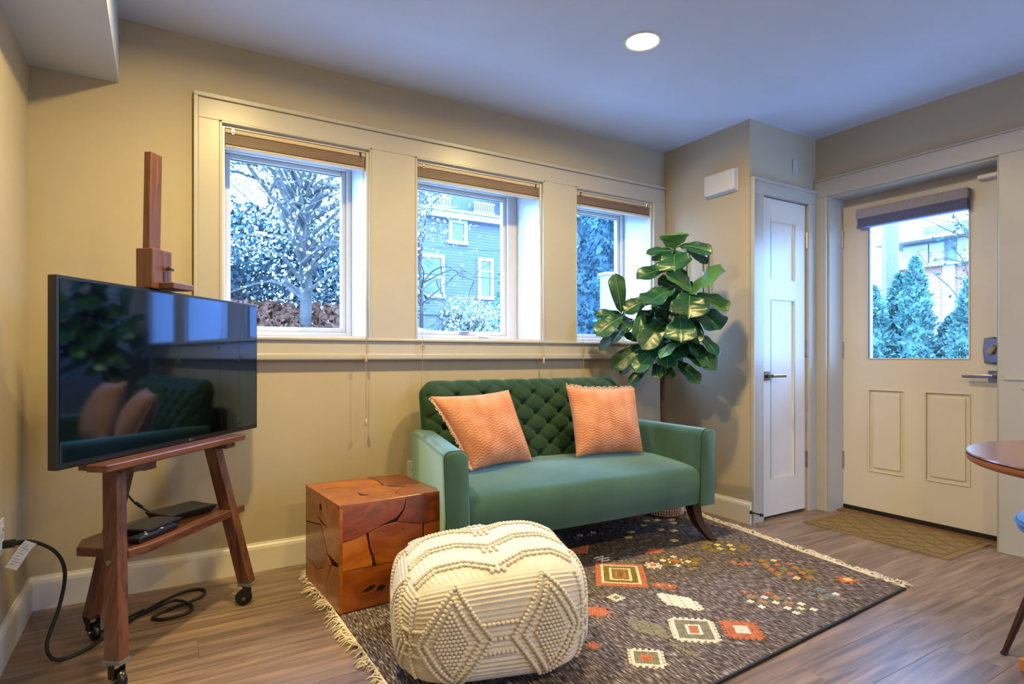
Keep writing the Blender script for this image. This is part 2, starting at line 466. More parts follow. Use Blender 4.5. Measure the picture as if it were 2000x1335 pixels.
# floor: sub-floor with planks as children
fl = MB().box(XL - .1, 4.05, YB - .1, YW + .1, -0.06, -0.006).build('floor', 'teak_crack')
struct(fl)
pw, pl = 0.178, 1.22
k = 0
row = 0
y = YB
plank_cache = {}
while y < YW:
    y1 = min(y + pw, YW)
    off = [0.0, 0.46, 0.87, 0.21, 0.66, 1.05][row % 6]
    x = XL - off
    while x < XR:
        xa, xb = max(x, XL), min(x + pl, XR)
        if y > YC - .01 and xa > XJ: break
        if xb - xa > .03:
            key = (round(xb - xa, 3), round(y1 - y, 3))
            if key not in plank_cache:
                o = MB().box(0, xb - xa - .0005, 0, y1 - y - .0005, -.006, 0, bev=.0005, seg=1).build('plank', 'floor', fl)
                plank_cache[key] = o.data
                o.location = (xa, y, 0)
            else:
                o = link('plank', plank_cache[key], [], fl, (xa, y, 0))
        x += pl
    y = y1; row += 1

struct(MB().box(XL - .2, 5.6, YB - .2, YW + .4, ZC, ZC + .12).build('ceiling', 'ceiling_daylight_tint'))
struct(MB().box(XL, -0.146, YB, YW, 2.165, ZC).build('ceiling_soffit', 'ceiling_daylight_tint'))
struct(MB().box(XL - .15, XL, YB - .15, YW + .36, -.06, ZC).build('wall_left', 'wall_paint'))
BWX = [(2.62, 3.25)]
bm = slab_holes(sorted({XL, XD} | {x for w in BWX for x in w}), [-.06, .10, 2.12, ZC], [(a, b, .10, 2.12) for a, b in BWX], lambda u, v, s: (u, YB if s == 0 else YB - .2, v))
struct(bm_obj(bm, 'wall_back', 'wall_paint'))

us = sorted({XL, 3.9} | {x for w in WIN for x in w})
bm = slab_holes(us, [-.06, WZ0, WZ1, ZC], [(a, b, WZ0, WZ1) for a, b in WIN], lambda u, v, s: (u, YW if s == 0 else 3.34, v))
struct(bm_obj(bm, 'wall_window', 'wall_paint'))
struct(MB().box(XJ, XJ + .1, YC, YW, -.06, ZC).build('wall_jut', 'wall_paint'))
# closet wall with door hole
bm = slab_holes([XJ + .1, 3.160, 3.622, XD], [-.06, 1.998, ZC], [(3.160, 3.622, -.06, 1.998)], lambda u, v, s: (u, YC if s == 0 else YC + .1, v))
struct(bm_obj(bm, 'wall_closet', 'wall_paint'))
# entry wall with door hole (thick)
bm = slab_holes([YB, 1.287, 2.196, YW], [-.06, 2.045, ZC], [(1.287, 2.196, -.06, 2.045)], lambda u, v, s: (XD if s == 0 else 4.02, u, v))
struct(bm_obj(bm, 'wall_entry', 'wall_paint'))

# baseboards
def baseboard(name, p, q, nrm):
    """profiled board from p to q on the floor, nrm = direction into the room"""
    b = MB()
    prof = [(0, 0), (.016, 0), (.016, .105), (.013, .118), (.008, .124), (.006, .132), (0, .132)]
    P, Q, Nn = Vector((*p, 0)), Vector((*q, 0)), Vector((*nrm, 0))
    va = [b.bm.verts.new(P + Nn * a + Vector((0, 0, z))) for a, z in prof]
    vb = [b.bm.verts.new(Q + Nn * a + Vector((0, 0, z))) for a, z in prof]
    n = len(prof)
    for i in range(n):
        j = (i + 1) % n
        b.bm.faces.new((va[i], va[j], vb[j], vb[i]))
    b.bm.faces.new(va); b.bm.faces.new(list(reversed(vb)))
    return struct(b.build(name, 'baseboard_white'))
baseboard('baseboard_window', (XL, YW), (XJ, YW), (0, -1))
baseboard('baseboard_left', (XL, YB), (XL, YW), (1, 0))
baseboard('baseboard_jut', (XJ, YW), (XJ, YC - .012), (-1, 0))

# window casing (trim_1): boards with an outer back band
tr = empty('trim_1', (0, YW, 0)); struct(tr)
def tb(x0, x1, z0, z1, t=.018, name='casing_board'):
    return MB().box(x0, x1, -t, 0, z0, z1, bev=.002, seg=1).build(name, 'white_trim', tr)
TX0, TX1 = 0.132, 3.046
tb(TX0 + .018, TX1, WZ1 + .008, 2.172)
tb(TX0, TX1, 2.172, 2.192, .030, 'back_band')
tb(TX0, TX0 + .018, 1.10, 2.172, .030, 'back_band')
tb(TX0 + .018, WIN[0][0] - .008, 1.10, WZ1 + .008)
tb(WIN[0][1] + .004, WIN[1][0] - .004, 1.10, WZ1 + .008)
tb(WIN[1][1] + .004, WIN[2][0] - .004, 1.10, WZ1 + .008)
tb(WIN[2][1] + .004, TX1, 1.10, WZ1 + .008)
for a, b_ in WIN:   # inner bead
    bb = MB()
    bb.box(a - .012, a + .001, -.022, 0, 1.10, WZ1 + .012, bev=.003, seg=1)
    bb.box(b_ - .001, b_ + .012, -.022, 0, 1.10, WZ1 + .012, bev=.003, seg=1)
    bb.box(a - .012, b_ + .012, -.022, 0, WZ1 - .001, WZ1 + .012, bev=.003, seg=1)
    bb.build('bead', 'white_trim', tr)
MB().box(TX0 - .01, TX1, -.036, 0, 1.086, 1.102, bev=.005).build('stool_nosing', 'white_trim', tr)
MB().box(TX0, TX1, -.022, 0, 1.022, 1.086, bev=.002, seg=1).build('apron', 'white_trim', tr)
MB().box(TX0 - .01, TX1, -.046, 0, 0.990, 1.024, bev=.008).build('apron_ledge', 'white_trim', tr)

# windows
def window(n, x0, x1, crank=False, wide_r=0.0):
    w = empty('window_%d' % n, (x0, YW, WZ0)); struct(w)
    W = x1 - x0; H = WZ1 - WZ0
    j = MB()
    t = .012
    for (a, b, c, d) in ((0, t, 0, H), (W - t, W, 0, H), (t, W - t, H - t, H), (t, W - t, 0, t)):
        j.box(a, b, .001, .36, c, d)
    j.build('jamb', 'vinyl_white', w)
    Y0 = .27
    def frame(name, a, b, c, d, wd, y0, y1, wr=None):
        f = MB(); wr = wr or wd
        f.box(a, a + wd, y0, y1, c, d, bev=.004, seg=1); f.box(b - wr, b, y0, y1, c, d, bev=.004, seg=1)
        f.box(a + wd, b - wr, y0, y1, d - wd, d, bev=.004, seg=1); f.box(a + wd, b - wr, y0, y1, c, c + wd, bev=.004, seg=1)
        return f.build(name, 'vinyl_white', w)
    frame('frame', t, W - t, t, H - t, .026, Y0, Y0 + .07, .026 + wide_r)
    frame('sash', t + .026, W - t - .026 - wide_r, t + .026, H - t - .026, .026, Y0 + .018, Y0 + .055)
    g = t + .052
    MB().box(g - .003, W - g + .003 - wide_r, Y0 + .033, Y0 + .038, g - .003, H - g + .003).build('pane', 'glass', w)
    gk = MB()
    gk.box(g, W - g - wide_r, Y0 + .028, Y0 + .031, H - g - .004, H - g)
    gk.build('gasket', 'rubber_black', w)
    if crank:
        c = MB().box(.50, .60, Y0 - .022, Y0, .014, .040, bev=.006).build('crank_cover', 'vinyl_white', w)
        MB().bar((.51, Y0 - .026, .034), (.59, Y0 - .026, .028), .012, .01, bev=.002).build('crank_handle', 'vinyl_white', c)
        MB().box(.40, .46, Y0 - .006, Y0 + .016, .052, .060, bev=.002).build('latch', 'dark_nickel', w)
    return w
def garden_window(n, x0, x1):
    w = empty('window_%d' % n, (x0, YB - .1, .10)); struct(w)
    W, H, t = x1 - x0, 2.02, .06
    f = MB()
    for (a, b, c, d) in ((0, t, 0, H), (W - t, W, 0, H), (t, W - t, 0, t), (t, W - t, H - t, H), (W / 2 - .03, W / 2 + .03, t, H - t)): f.box(a, b, -.04, .03, c, d, bev=.004, seg=1)
    f.build('frame', 'vinyl_white', w)
    for a, b in ((t, W / 2 - .03), (W / 2 + .03, W - t)): MB().box(a, b, -.006, 0, t, H - t).build('pane', 'glass', w)
for k_, (a, b) in enumerate(BWX): garden_window(4 + k_, a, b)
window(1, *WIN[0])
window(2, *WIN[1], crank=True, wide_r=.045)
window(3, *WIN[2])

# closet door (door_1) with casing (trim_2)
t2 = empty('trim_2', (0, YC, 0)); struct(t2)
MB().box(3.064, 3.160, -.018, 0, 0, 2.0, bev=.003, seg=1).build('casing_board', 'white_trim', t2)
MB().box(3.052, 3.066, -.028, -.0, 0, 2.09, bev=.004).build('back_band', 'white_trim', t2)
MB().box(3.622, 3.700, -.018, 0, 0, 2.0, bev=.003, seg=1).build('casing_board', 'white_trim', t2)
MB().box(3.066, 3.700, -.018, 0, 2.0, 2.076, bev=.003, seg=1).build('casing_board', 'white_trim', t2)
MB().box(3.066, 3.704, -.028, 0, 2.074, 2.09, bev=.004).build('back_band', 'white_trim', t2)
def panel_door(w_, h_, rects, th, name, parent, m):
    """slab door, panel rects recessed; local x 0..w, y 0 front (towards -y), z"""
    us = sorted({0, w_} | {r[0] for r in rects} | {r[1] for r in rects}); vs = sorted({0, h_} | {r[2] for r in rects} | {r[3] for r in rects})
    bm = slab_holes(us, vs, rects, lambda u, v, s: (u, 0 if s == 0 else th, v))
    return bm_obj(bm, name, m, parent)
d1 = empty('door_1', (3.168, YC + .006, .018)); struct(d1)
DW, DH = .448, 1.972
rects = [(.094, .335, 1.468, 1.838), (.094, .335, .228, 1.350)]
panel_door(DW, DH, rects, .035, 'slab', d1, 'door_white')
for a, b_, c, d in rects:
    p = MB()
    p.box(a, b_, .012, .02, c, d)
    # sloped sticking around the recess
    for (q0, q1) in (((a, c), (b_, c)), ((b_, c), (b_, d)), ((b_, d), (a, d)), ((a, d), (a, c))):
        p.bar((q0[0], .006, q0[1]), (q1[0], .006, q1[1]), .008, .012)
    p.build('panel', 'door_white', d1)
for z in (1.745, 1.042, .322):
    h = MB().box(DW - .004, DW + .022, -.008, .004, z - .05, z + .05, bev=.002, seg=1)
    h.tube([(DW + .006, -.010, z - .052), (DW + .006, -.010, z + .052)], .007, 8)
    h.build('hinge', 'nickel', d1)
lv = MB().box(.018, .072, -.010, 0, .842, .896, bev=.002, seg=1).build('handle_rose', 'dark_nickel', d1)
b = MB(); b.tube([(.045, -.008, .869), (.045, -.05, .869)], .011, 10)
b.box(.036, .165, -.060, -.046, .860, .880, bev=.004)
b.build('lever', 'chrome', lv)
MB().box(3.160, 3.622, YC + .05, YC + .09, 0, 1.99).build('closet_dark_backing', 'teak_crack', None)  # near-black sheet stands in for the darkness behind the closet door
bpy.data.objects['closet_dark_backing'].name = 'closet_dark_sheet'; struct(bpy.data.objects['closet_dark_sheet'])

# door stop on the baseboard
ds = empty('door_stop', (3.035, YC - .016, .075)); tag(ds, 'small black door stop on the baseboard beside the closet door', 'door stop')
M = Matrix.Rotation(R(90), 4, 'X')
MB().lathe([(0, 0), (.011, 0), (.011, .006), (.005, .008), (0, .008)], 12, M=M).build('flange', 'rubber_black', ds)
MB().tube([(0, -.004, 0), (.0, -.07, 0)], .0045, 8).build('rod', 'rubber_black', ds)
MB().tube([(0, -.066, 0), (0, -.082, 0)], .009, 10).build('tip', 'rubber_black', ds)

# entry door (door_2), casing (trim_3)
t3 = empty('trim_3', (XD, 0, 0)); struct(t3)
def tb3(y0, y1, z0, z1, t=.02, name='casing_board', bev=.003):
    return MB().box(-t, 0, y0, y1, z0, z1, bev=bev, seg=1).build(name, 'white_trim', t3)
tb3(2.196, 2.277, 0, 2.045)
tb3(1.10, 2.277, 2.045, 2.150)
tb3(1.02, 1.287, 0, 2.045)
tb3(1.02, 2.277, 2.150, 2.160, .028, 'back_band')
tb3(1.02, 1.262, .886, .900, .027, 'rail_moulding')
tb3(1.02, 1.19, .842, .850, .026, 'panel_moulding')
jb = MB()
jb.box(0, .30, 2.184, 2.196, 0, 2.045); jb.box(0, .30, 1.287, 1.299, 0, 2.045); jb.box(0, .30, 1.299, 2.184, 2.033, 2.045)
jb.box(.165, .30, 1.299, 2.184, 1.992, 2.033)
jb.build('jamb', 'white_trim', t3)
MB().box(.10, .17, 2.172, 2.184, 0.03, 2.03).build('door_stop_strip', 'white_trim', None)
o = bpy.data.objects['door_stop_strip']; o.parent = t3; o.location = (.07, 0, 0)
d2 = empty('door_2', (3.88, 2.184, .034)); struct(d2)
DW2, DH2 = .885, 1.955
# local: u = distance from hinge edge towards -Y
def dbox(u0, u1, x0, x1, z0, z1, bev=.0):
    return MB().box(x0, x1, -u1, -u0, z0, z1, bev=bev, seg=1)
GL = (.162, .700, .964, 1.80)
PAN = [(.162, .366, .246, .762), (.485, .707, .246, .762)]
us = sorted({0, DW2} | {q for r in PAN for q in r[:2]} | set(GL[:2])); vs = sorted({0, DH2, .246, .762, GL[2], GL[3]})
bm = slab_holes(us, vs, PAN + [GL], lambda u, v, s: (0 if s == 0 else .045, -u, v))
bm_obj(bm, 'slab', 'door_white', d2)
for (u0, u1, z0, z1) in PAN:
    b = MB()
    b.box(.008, .03, -u1, -u0, z0, z1)
    b.box(-.0005, .012, -u1 + .022, -u0 - .022, z0 + .022, z1 - .022, bev=.006, seg=2)
    for (q0, q1) in (((u0, z0), (u1, z0)), ((u1, z0), (u1, z1)), ((u1, z1), (u0, z1)), ((u0, z1), (u0, z0))):
        b.bar((-.001, -q0[0], q0[1]), (-.001, -q1[0], q1[1]), .010, .006, bev=.002)
    b.build('raised_panel', 'door_white', d2)
b = MB(); fw = .008
for (u0, u1, z0, z1) in ((GL[0] - fw, GL[0], GL[2] - fw, GL[3] + fw), (GL[1], GL[1] + fw, GL[2] - fw, GL[3] + fw), (GL[0], GL[1], GL[2] - fw, GL[2]), (GL[0], GL[1], GL[3], GL[3] + fw)):
    b.box(-.006, .012, -u1, -u0, z0, z1, bev=.002, seg=1)
b.build('glazing_bead', 'door_white', d2)
dbox(GL[0] - .004, GL[1] + .004, .018, .023, GL[2] - .004, GL[3] + .004).build('pane', 'glass', d2)
b = MB(); b.box(-.0065, .012, -GL[0] - .0035, -GL[0], GL[2], GL[3]); b.build('gasket', 'rubber_black', d2)
for z in (1.744, 1.016, .293):
    h = MB().box(-.004, .012, -.006, .012, z - .055, z + .055, bev=.002, seg=1)
    h.tube([(-.008, .003, z - .055), (-.008, .003, z + .055)], .008, 8)
    h.build('hinge', 'nickel', d2)
dbox(0, DW2, -.004, .05, -.022, .002).build('sweep', 'rubber_black', d2)
ro = dbox(.792, .852, -.010, 0, .836, .896, .002).build('handle_rose', 'dark_nickel', d2)
b = MB(); b.tube([(-.008, -.822, .866), (-.055, -.822, .866)], .012, 10)
b.box(-.066, -.050, -.834, -.690, .856, .877, bev=.005)
b.build('lever', 'chrome', ro)
b = MB()
pol = [(.040, -.066), (.046, .0), (.040, .066), (0, .074), (-.040, .066), (-.046, 0), (-.040, -.066), (0, -.074)]
M = Matrix.Translation((0, -.816, 1.006)) @ Matrix.Rotation(R(-90), 4, 'Y') @ Matrix.Rotation(R(90), 4, 'Z')
b.prism(pol, 0, .022, bev=.008, M=M)
db = b.build('deadbolt_plate', 'dark_nickel', d2)
b = MB(); b.bar((-.040, -.805, .985), (-.036, -.830, 1.030), .016, .024, bev=.004); b.tube([(-.02, -.817, 1.006), (-.04, -.817, 1.006)], .012, 10)
b.build('thumb_turn', 'chrome', db)
# threshold
th = MB().box(3.80, 4.02, 1.29, 2.19, -.004, .010, bev=.004).build('threshold', 'threshold_wood'); struct(th)
# sensor on the door head
tag(MB().box(3.835, 3.878, 1.335, 1.43, 1.972, 2.000, bev=.006).build('door_sensor', 'vinyl_white'), 'small white contact sensor at the top corner of the entry door', 'sensor')
# shade on the entry door
sh = empty('roller_shade', (3.876, 0, 0)); tag(sh, 'grey cellular shade raised above the entry door glass', 'blind')
MB().box(-.052, -.001, 1.468, 2.076, 1.885, 1.945, bev=.006).build('headrail', 'shade_grey', sh)
for i in range(5):
    MB().box(-.046, -.006, 1.473, 2.071, 1.876 - i * .009, 1.885 - i * .009, bev=.003, seg=1).build('pleat', 'shade_dark', sh)
MB().box(-.048, -.004, 1.472, 2.072, 1.826, 1.840, bev=.003, seg=1).build('bottom_rail', 'shade_dark', sh)

# wall fittings
wc = empty('chime_box', (XJ, 2.478, 2.098)); tag(wc, 'white plastic chime box mounted high on the wall above the plant', 'chime box')
MB().box(-.045, -.001, -.115, .115, -.066, .066, bev=.012, seg=3).build('cover', 'vinyl_white', wc)
MB().box(-.010, -.0005, -.119, .119, -.070, .070, bev=.002, seg=1).build('base', 'vinyl_white', wc)
bp_ = empty('blank_plate', (3.495, YC, 2.222)); tag(bp_, 'small white blank plate on the wall above the closet door', 'wall plate')
MB().box(-.026, .026, -.007, -.0005, -.046, .046, bev=.003).build('plate', 'white_trim', bp_)

def outlet(loc, rz, label):
    e = empty('wall_outlet', loc, rz); tag(e, label, 'outlet', 'wall outlets')
    MB().box(-.036, .036, -.006, -.0005, -.058, .058, bev=.003).build('plate', 'vinyl_white', e)
    for s in (-1, 1):
        r_ = MB().box(-.016, .016, -.009, -.005, s * .024 - .014, s * .024 + .014, bev=.003).build('receptacle', 'vinyl_white', e)
        for dx in (-.006, .006):
            MB().box(dx - .001, dx + .001, -.0096, -.0085, s * .024 - .004, s * .024 + .005).build('slot', 'rubber_black', r_)
    return e
outlet((1.176, YW, .39), 0, 'cream wall outlet low on the wall between wooden block and sofa')
outlet((XL, 2.49, .42), R(90), 'white wall outlet on the left wall with a black plug')

# recessed ceiling lights
def downlight(x, y, label, watt=LAMP_W):
    e = empty('recessed_light', (x, y, ZC)); tag(e, label, 'ceiling light', 'recessed ceiling lights')
    MB().lathe([(.090, -.001), (.090, -.005), (.083, -.008), (.073, -.006), (.070, -.001)], 40).build('trim_ring', 'vinyl_white', e, smooth=True)
    MB().lathe([(0, -.0045), (.05, -.0045), (.0705, -.0025), (.0705, -.001), (0, -.001)], 40).build('lens', 'lamp_lens', e)
    l = bpy.data.lights.new('lamp', 'AREA'); l.shape = 'DISK'; l.size = .12; l.energy = watt; l.color = LAMP_COL; l.spread = R(LAMP_SPREAD)
    o = bpy.data.objects.new('lamp', l); o.location = (0, 0, -.012); COL.objects.link(o); o.parent = e
downlight(1.88, 1.97, 'glowing round recessed ceiling light above the rug', 34.0)
downlight(.36, 1.92, 'round recessed ceiling light above the television stand', 42.0)
downlight(1.0, -.7, 'round recessed ceiling light behind the camera')
downlight(2.9, -.7, 'round recessed ceiling light over the dining end of the room')

# ------------------------------------------------------------------ window blinds
BL_LABELS = ['raised tan slat blind at the top of the left window', 'raised tan slat blind at the top of the middle window', 'raised tan slat blind at the top of the right window by the plant']
for n, (x0, x1) in enumerate(WIN):
    e = empty('window_blind', (x0 + .014, YW + .006, WZ1 - .013)); tag(e, BL_LABELS[n], 'blind', 'raised window blinds')
    W = x1 - x0 - .028
    MB().box(0, W, 0, .046, -.022, 0, bev=.002, seg=1).build('headrail', 'blind_light', e)
    MB().box(-.001, W + .001, -.004, .0, -.020, -.012, bev=.001, seg=1).build('valance_lip', 'blind_light', e)
    b = MB()
    for i in range(9):
        b.box(.002, W - .002, .002, .048, -.028 - i * .0052, -.0252 - i * .0052)
    stuff(b.build('slat_stack', 'blind_tan', e))
    MB().box(.001, W - .001, .0, .046, -.086, -.074, bev=.003).build('bottom_rail', 'blind_light', e)
    MB().box(.004, W - .004, -.001, .0445, -.0738, -.070).build('rail_shadow_gap', 'rubber_black', e)
    for dx in (.028, W - .034):
        MB().box(dx, dx + .012, -.004, .0, -.024, .0, bev=.001, seg=1).build('bracket', 'dark_nickel', e)
    # ladder strings through the opening
    for dx in (.034, W - .028):
        MB().tube([(dx, -.0015, -.002), (dx, -.0015, -.088)], .0011, 5).build('ladder_cord', 'cord', e)

def pull_cord(x, z0, z1, knots, label):
    e = empty('blind_cord', (x, YW - .06, z0)); tag(e, label, 'cord', 'blind pull cords')
    b = MB()
    b.tube([(0, .052, WZ1 - .04 - z0), (0.002, .012, 1.13 - z0), (0, -.002, 1.09 - z0), (.001, 0, (z1 + z0) / 2 - z0 if z1 > z0 else 0), (0, .004, 0)], .0013, 5)
    b.tube([(.004, .052, WZ1 - .04 - z0), (0.006, .012, 1.13 - z0), (.004, -.002, 1.09 - z0), (-.002, 0, (1.0 - z0) * .5), (0, .004, 0)], .0011, 5)
    b.build('string', 'cord', e)
    for z in knots:
        MB().lathe([(0, .034), (.004, .033), (.006, .02), (.008, -.002), (.0065, -.004), (0, -.004)], 10, c=(0, 0, z - z0)).build('tassel', 'blind_light', e, smooth=True)
    return e
pull_cord(.898, .655, 1.0, (.985, .66), 'thin tan pull cord with two tassels hanging below the left window')
pull_cord(1.985, .965, 1.0, (.97,), 'short tan pull cord with tassel at the right end of the middle window')
def tilt_cord(x, z0, zk, label):
    e = empty('blind_cord', (x, YW - .06, z0)); tag(e, label, 'cord', 'blind pull cords')
    MB().tube([(0, .052, WZ1 - .04 - z0), (.001, .012, 1.13 - z0), (0, -.002, 1.09 - z0), (-.004, .002, .9 - z0 if z0 < .9 else 0.02), (-.006, .01, 0)], .0012, 5).build('string', 'cord', e)
    b = MB(); b.tube([(.010 * math.cos(a), -.002 + .003 * math.sin(3 * a), zk - z0 + .022 * math.sin(a)) for a in np.linspace(0, 2 * PI, 17)], .0016, 5, cap=False)
    b.lathe([(0, .012), (.005, .008), (.006, 0), (.005, -.006), (0, -.008)], 8, c=(0, -.002, zk - z0))
    b.build('knot', 'cord', e)
tilt_cord(1.205, .62, 1.062, 'knotted thin cord at the left edge of the middle window')
tilt_cord(2.29, .80, 1.05, 'knotted thin cord at the left edge of the right window')

# ------------------------------------------------------------------ television easel stand
SA = R(51.2)
st = empty('television_stand', (.06, 2.41, 0), SA)
tag(st, 'walnut easel television stand with tall mast and black casters', 'tv stand')
def caster(x, y, yaw, parent, topz=.085):
    cs = MB()
    M = Matrix.Translation((x, y, 0)) @ Matrix.Rotation(yaw, 4, 'Z')
    cs.box(-.016, .016, -.018, -.014, .032, topz, bev=.002, seg=1, M=M)
    cs.box(-.016, .016, .014, .018, .032, topz, bev=.002, seg=1, M=M)
    cs.box(-.018, .018, -.018, .018, topz - .008, topz, bev=.002, seg=1, M=M)
    c = cs.build('caster', 'rubber_black', parent)
    w = MB()
    Mw = Matrix.Translation((x, y, .032)) @ Matrix.Rotation(yaw, 4, 'Z') @ Matrix.Translation((-.012, 0, 0)) @ Matrix.Rotation(R(90), 4, 'X')
    w.lathe([(0, -.011), (.020, -.011), (.030, -.009), (.032, -.004), (.032, .004), (.030, .009), (.020, .011), (0, .011)], 24, M=Mw)
    w.build('wheel', 'black_plastic', c, smooth='angle')
    h = MB(); h.lathe([(0, -.021), (.007, -.021), (.007, .021), (0, .021)], 10, M=Mw); h.build('axle', 'chrome', c)
# front legs, local y: -n
LEGZ = .647
for sx, xb, yb, xt, yt in ((-1, -.315, -.035, -.218, .06), (1, .300, -.075, .255, .045)):
    lg = MB().bar((xb, yb, .085), (xt, yt, LEGZ), .040, .054, bev=.003, up=(0, -1, 0)).build('leg', 'walnut', st)
    MB().bar((xb - (xt - xb) * .004, yb, .080), (xb, yb, .092), .044, .058, up=(0, -1, 0)).build('foot_plate', 'clear_acrylic', lg)
    caster(xb, yb, R(70 if sx < 0 else -60), lg)
    k = (.375 - .085) / (LEGZ - .085)
    b = MB(); px_, py_ = xb + (xt - xb) * k, yb + (yt - yb) * k
    b.tube([(px_ - .030 if sx < 0 else px_ + .030, py_ + .0, .372), (px_ - .022 if sx < 0 else px_ + .022, py_, .372)], .007, 8)
    b.build('bolt', 'nickel', lg)
    # bracket running back from the ledge over the leg top
    MB().box(xt - .028, xt + .028, -.035, .165, LEGZ - .004, LEGZ + .022, bev=.002, seg=1).build('bracket', 'walnut_x', st)
rl = MB().bar((-.045, .305, .085), (-.055, .075, .95), .050, .034, bev=.003, up=(0, 1, 0)).build('rear_leg', 'walnut', st)
caster(-.045, .300, R(65), rl)
MB().bar((-.085, .052, .62), (-.085, .030, 1.705), .054, .026, bev=.002, up=(0, 1, 0)).build('mast', 'walnut', st)
cl = MB().box(-.130, -.038, -.004, .060, 1.239, 1.374, bev=.003, seg=1).build('clamp_block', 'walnut', st)
MB().box(-.102, .002, -.060, .062, 1.240, 1.261, bev=.002, seg=1).build('top_clip', 'walnut_x', cl)
b = MB(); b.tube([(-.065, -.004, 1.312), (-.065, -.026, 1.312)], .006, 8); b.bar((-.077, -.022, 1.316), (-.054, -.022, 1.308), .012, .010, bev=.003)
b.build('wing_nut', 'chrome', cl)
MB().box(-.080, -.076, -.0055, -.003, 1.262, 1.30).build('slot', 'teak_crack', cl)
# ledge under the screen
MB().box(-.385, .305, -.066, .004, .669, .6912, bev=.003, seg=1).build('ledge', 'walnut_x', st)
MB().box(-.34, .26, .0045, .040, .669, .691, bev=.002, seg=1).build('ledge_rail', 'walnut_x', st)
# shelf
b = MB().prism([(-.235, -.005), (-.17, -.028), (.345, -.036), (.345, .14), (.255, .235), (-.16, .235), (-.235, .18)], .366, .394, bev=.003)
b.build('shelf', 'walnut_x', st)

# ------------------------------------------------------------------ television
tv = empty('television', (.056, 2.433, .6915), R(51.6))
tag(tv, 'large black flat screen television on walnut easel', 'television')
TW, TH = .4975, .545
MB().box(-TW, TW, -.012, .016, 0, TH, bev=.003).build('bezel', 'black_plastic', tv)
MB().box(-TW * .8, TW * .8, .0165, .028, .04, TH * .72, bev=.012).build('rear_housing', 'black_plastic', tv)
MB().box(-TW + .010, TW - .010, -.0135, -.0125, .019, TH - .010).build('screen', 'tv_screen', tv)
# maker's mark on the lower bezel: disc and two letters
b = MB(); M = Matrix.Translation((.052, -.0122, .0095)) @ Matrix.Rotation(R(90), 4, 'X')
b.lathe([(0, 0), (.0048, 0), (.0048, .0006), (0, .0006)], 16, M=M)
b.build('logo_disc', 'nickel', tv)
cu = bpy.data.curves.new('logo_letters', 'FONT'); cu.body = 'LG'; cu.size = .0125; cu.extrude = .0003
cu.align_x = 'LEFT'
tmp = bpy.data.objects.new('tmp_text', cu); COL.objects.link(tmp)
dg = bpy.context.evaluated_depsgraph_get()
me = bpy.data.meshes.new_from_object(tmp.evaluated_get(dg)); bpy.data.objects.remove(tmp)
lo = link('logo_letters', me, 'nickel', tv, (.059, -.0125, .0052), (R(90), 0, 0))

# ------------------------------------------------------------------ devices on the shelf
rt = empty('router', (.075, 2.60, .394), R(51.2 - 18)); tag(rt, 'flat dark grey router at the back of the stand shelf', 'router')
b = MB()
bot = [(-.085, -.06), (.085, -.06), (.085, .06), (-.085, .06)]; top = [(-.1, -.075), (.1, -.075), (.1, .075), (-.1, .075)]
v0 = [b.bm.verts.new((x, y, 0.001)) for x, y in bot]; v1 = [b.bm.verts.new((x, y, .028)) for x, y in top]
b.bm.faces.new(v0); tf = b.bm.faces.new(v1)
for i in range(4): b.bm.faces.new((v0[i], v0[(i + 1) % 4], v1[(i + 1) % 4], v1[i]))
bmesh.ops.bevel(b.bm, geom=list(b.bm.edges), offset=.004, segments=2, profile=.5, affect='EDGES')
b.build('body', 'black_plastic', rt)
MB().box(-.092, .092, -.068, .068, .0278, .0292, bev=.0005, seg=1).build('top_panel', 'device_grey', rt)
sb = empty('set_top_box', (-.022, 2.432, .394), R(51.2)); tag(sb, 'small black box with tapered sides beside the remote on the shelf', 'cable box')
b = MB()
bot = [(-.072, -.045), (.072, -.045), (.072, .045), (-.072, .045)]; top = [(-.085, -.055), (.085, -.055), (.085, .055), (-.085, .055)]
v0 = [b.bm.verts.new((x, y, 0.001)) for x, y in bot]; v1 = [b.bm.verts.new((x, y, .026)) for x, y in top]
b.bm.faces.new(v0); b.bm.faces.new(v1)
for i in range(4): b.bm.faces.new((v0[i], v0[(i + 1) % 4], v1[(i + 1) % 4], v1[i]))
bmesh.ops.bevel(b.bm, geom=list(b.bm.edges), offset=.003, segments=1, profile=.5, affect='EDGES')
b.build('body', 'black_plastic', sb)
MB().box(-.078, .078, -.048, .048, .0258, .0270).build('top_panel', 'device_grey', sb)
rm = empty('remote_control', (-.015, 2.352, .394), R(51.2)); tag(rm, 'black remote control with pale buttons at the front of the shelf', 'remote')
MB().box(-.092, .092, -.022, .022, .001, .020, bev=.006).build('body', 'black_plastic', rm)
for i in range(7):
    for j in (-1, 1):
        if (i * 3 + j) % 5 == 0: continue
        MB().box(-.078 + i * .024, -.066 + i * .024, j * .010 - .004, j * .010 + .004, .0198, .0225, bev=.001, seg=1).build('button', 'button_white' if (i + j) % 3 == 0 else 'device_grey', rm)

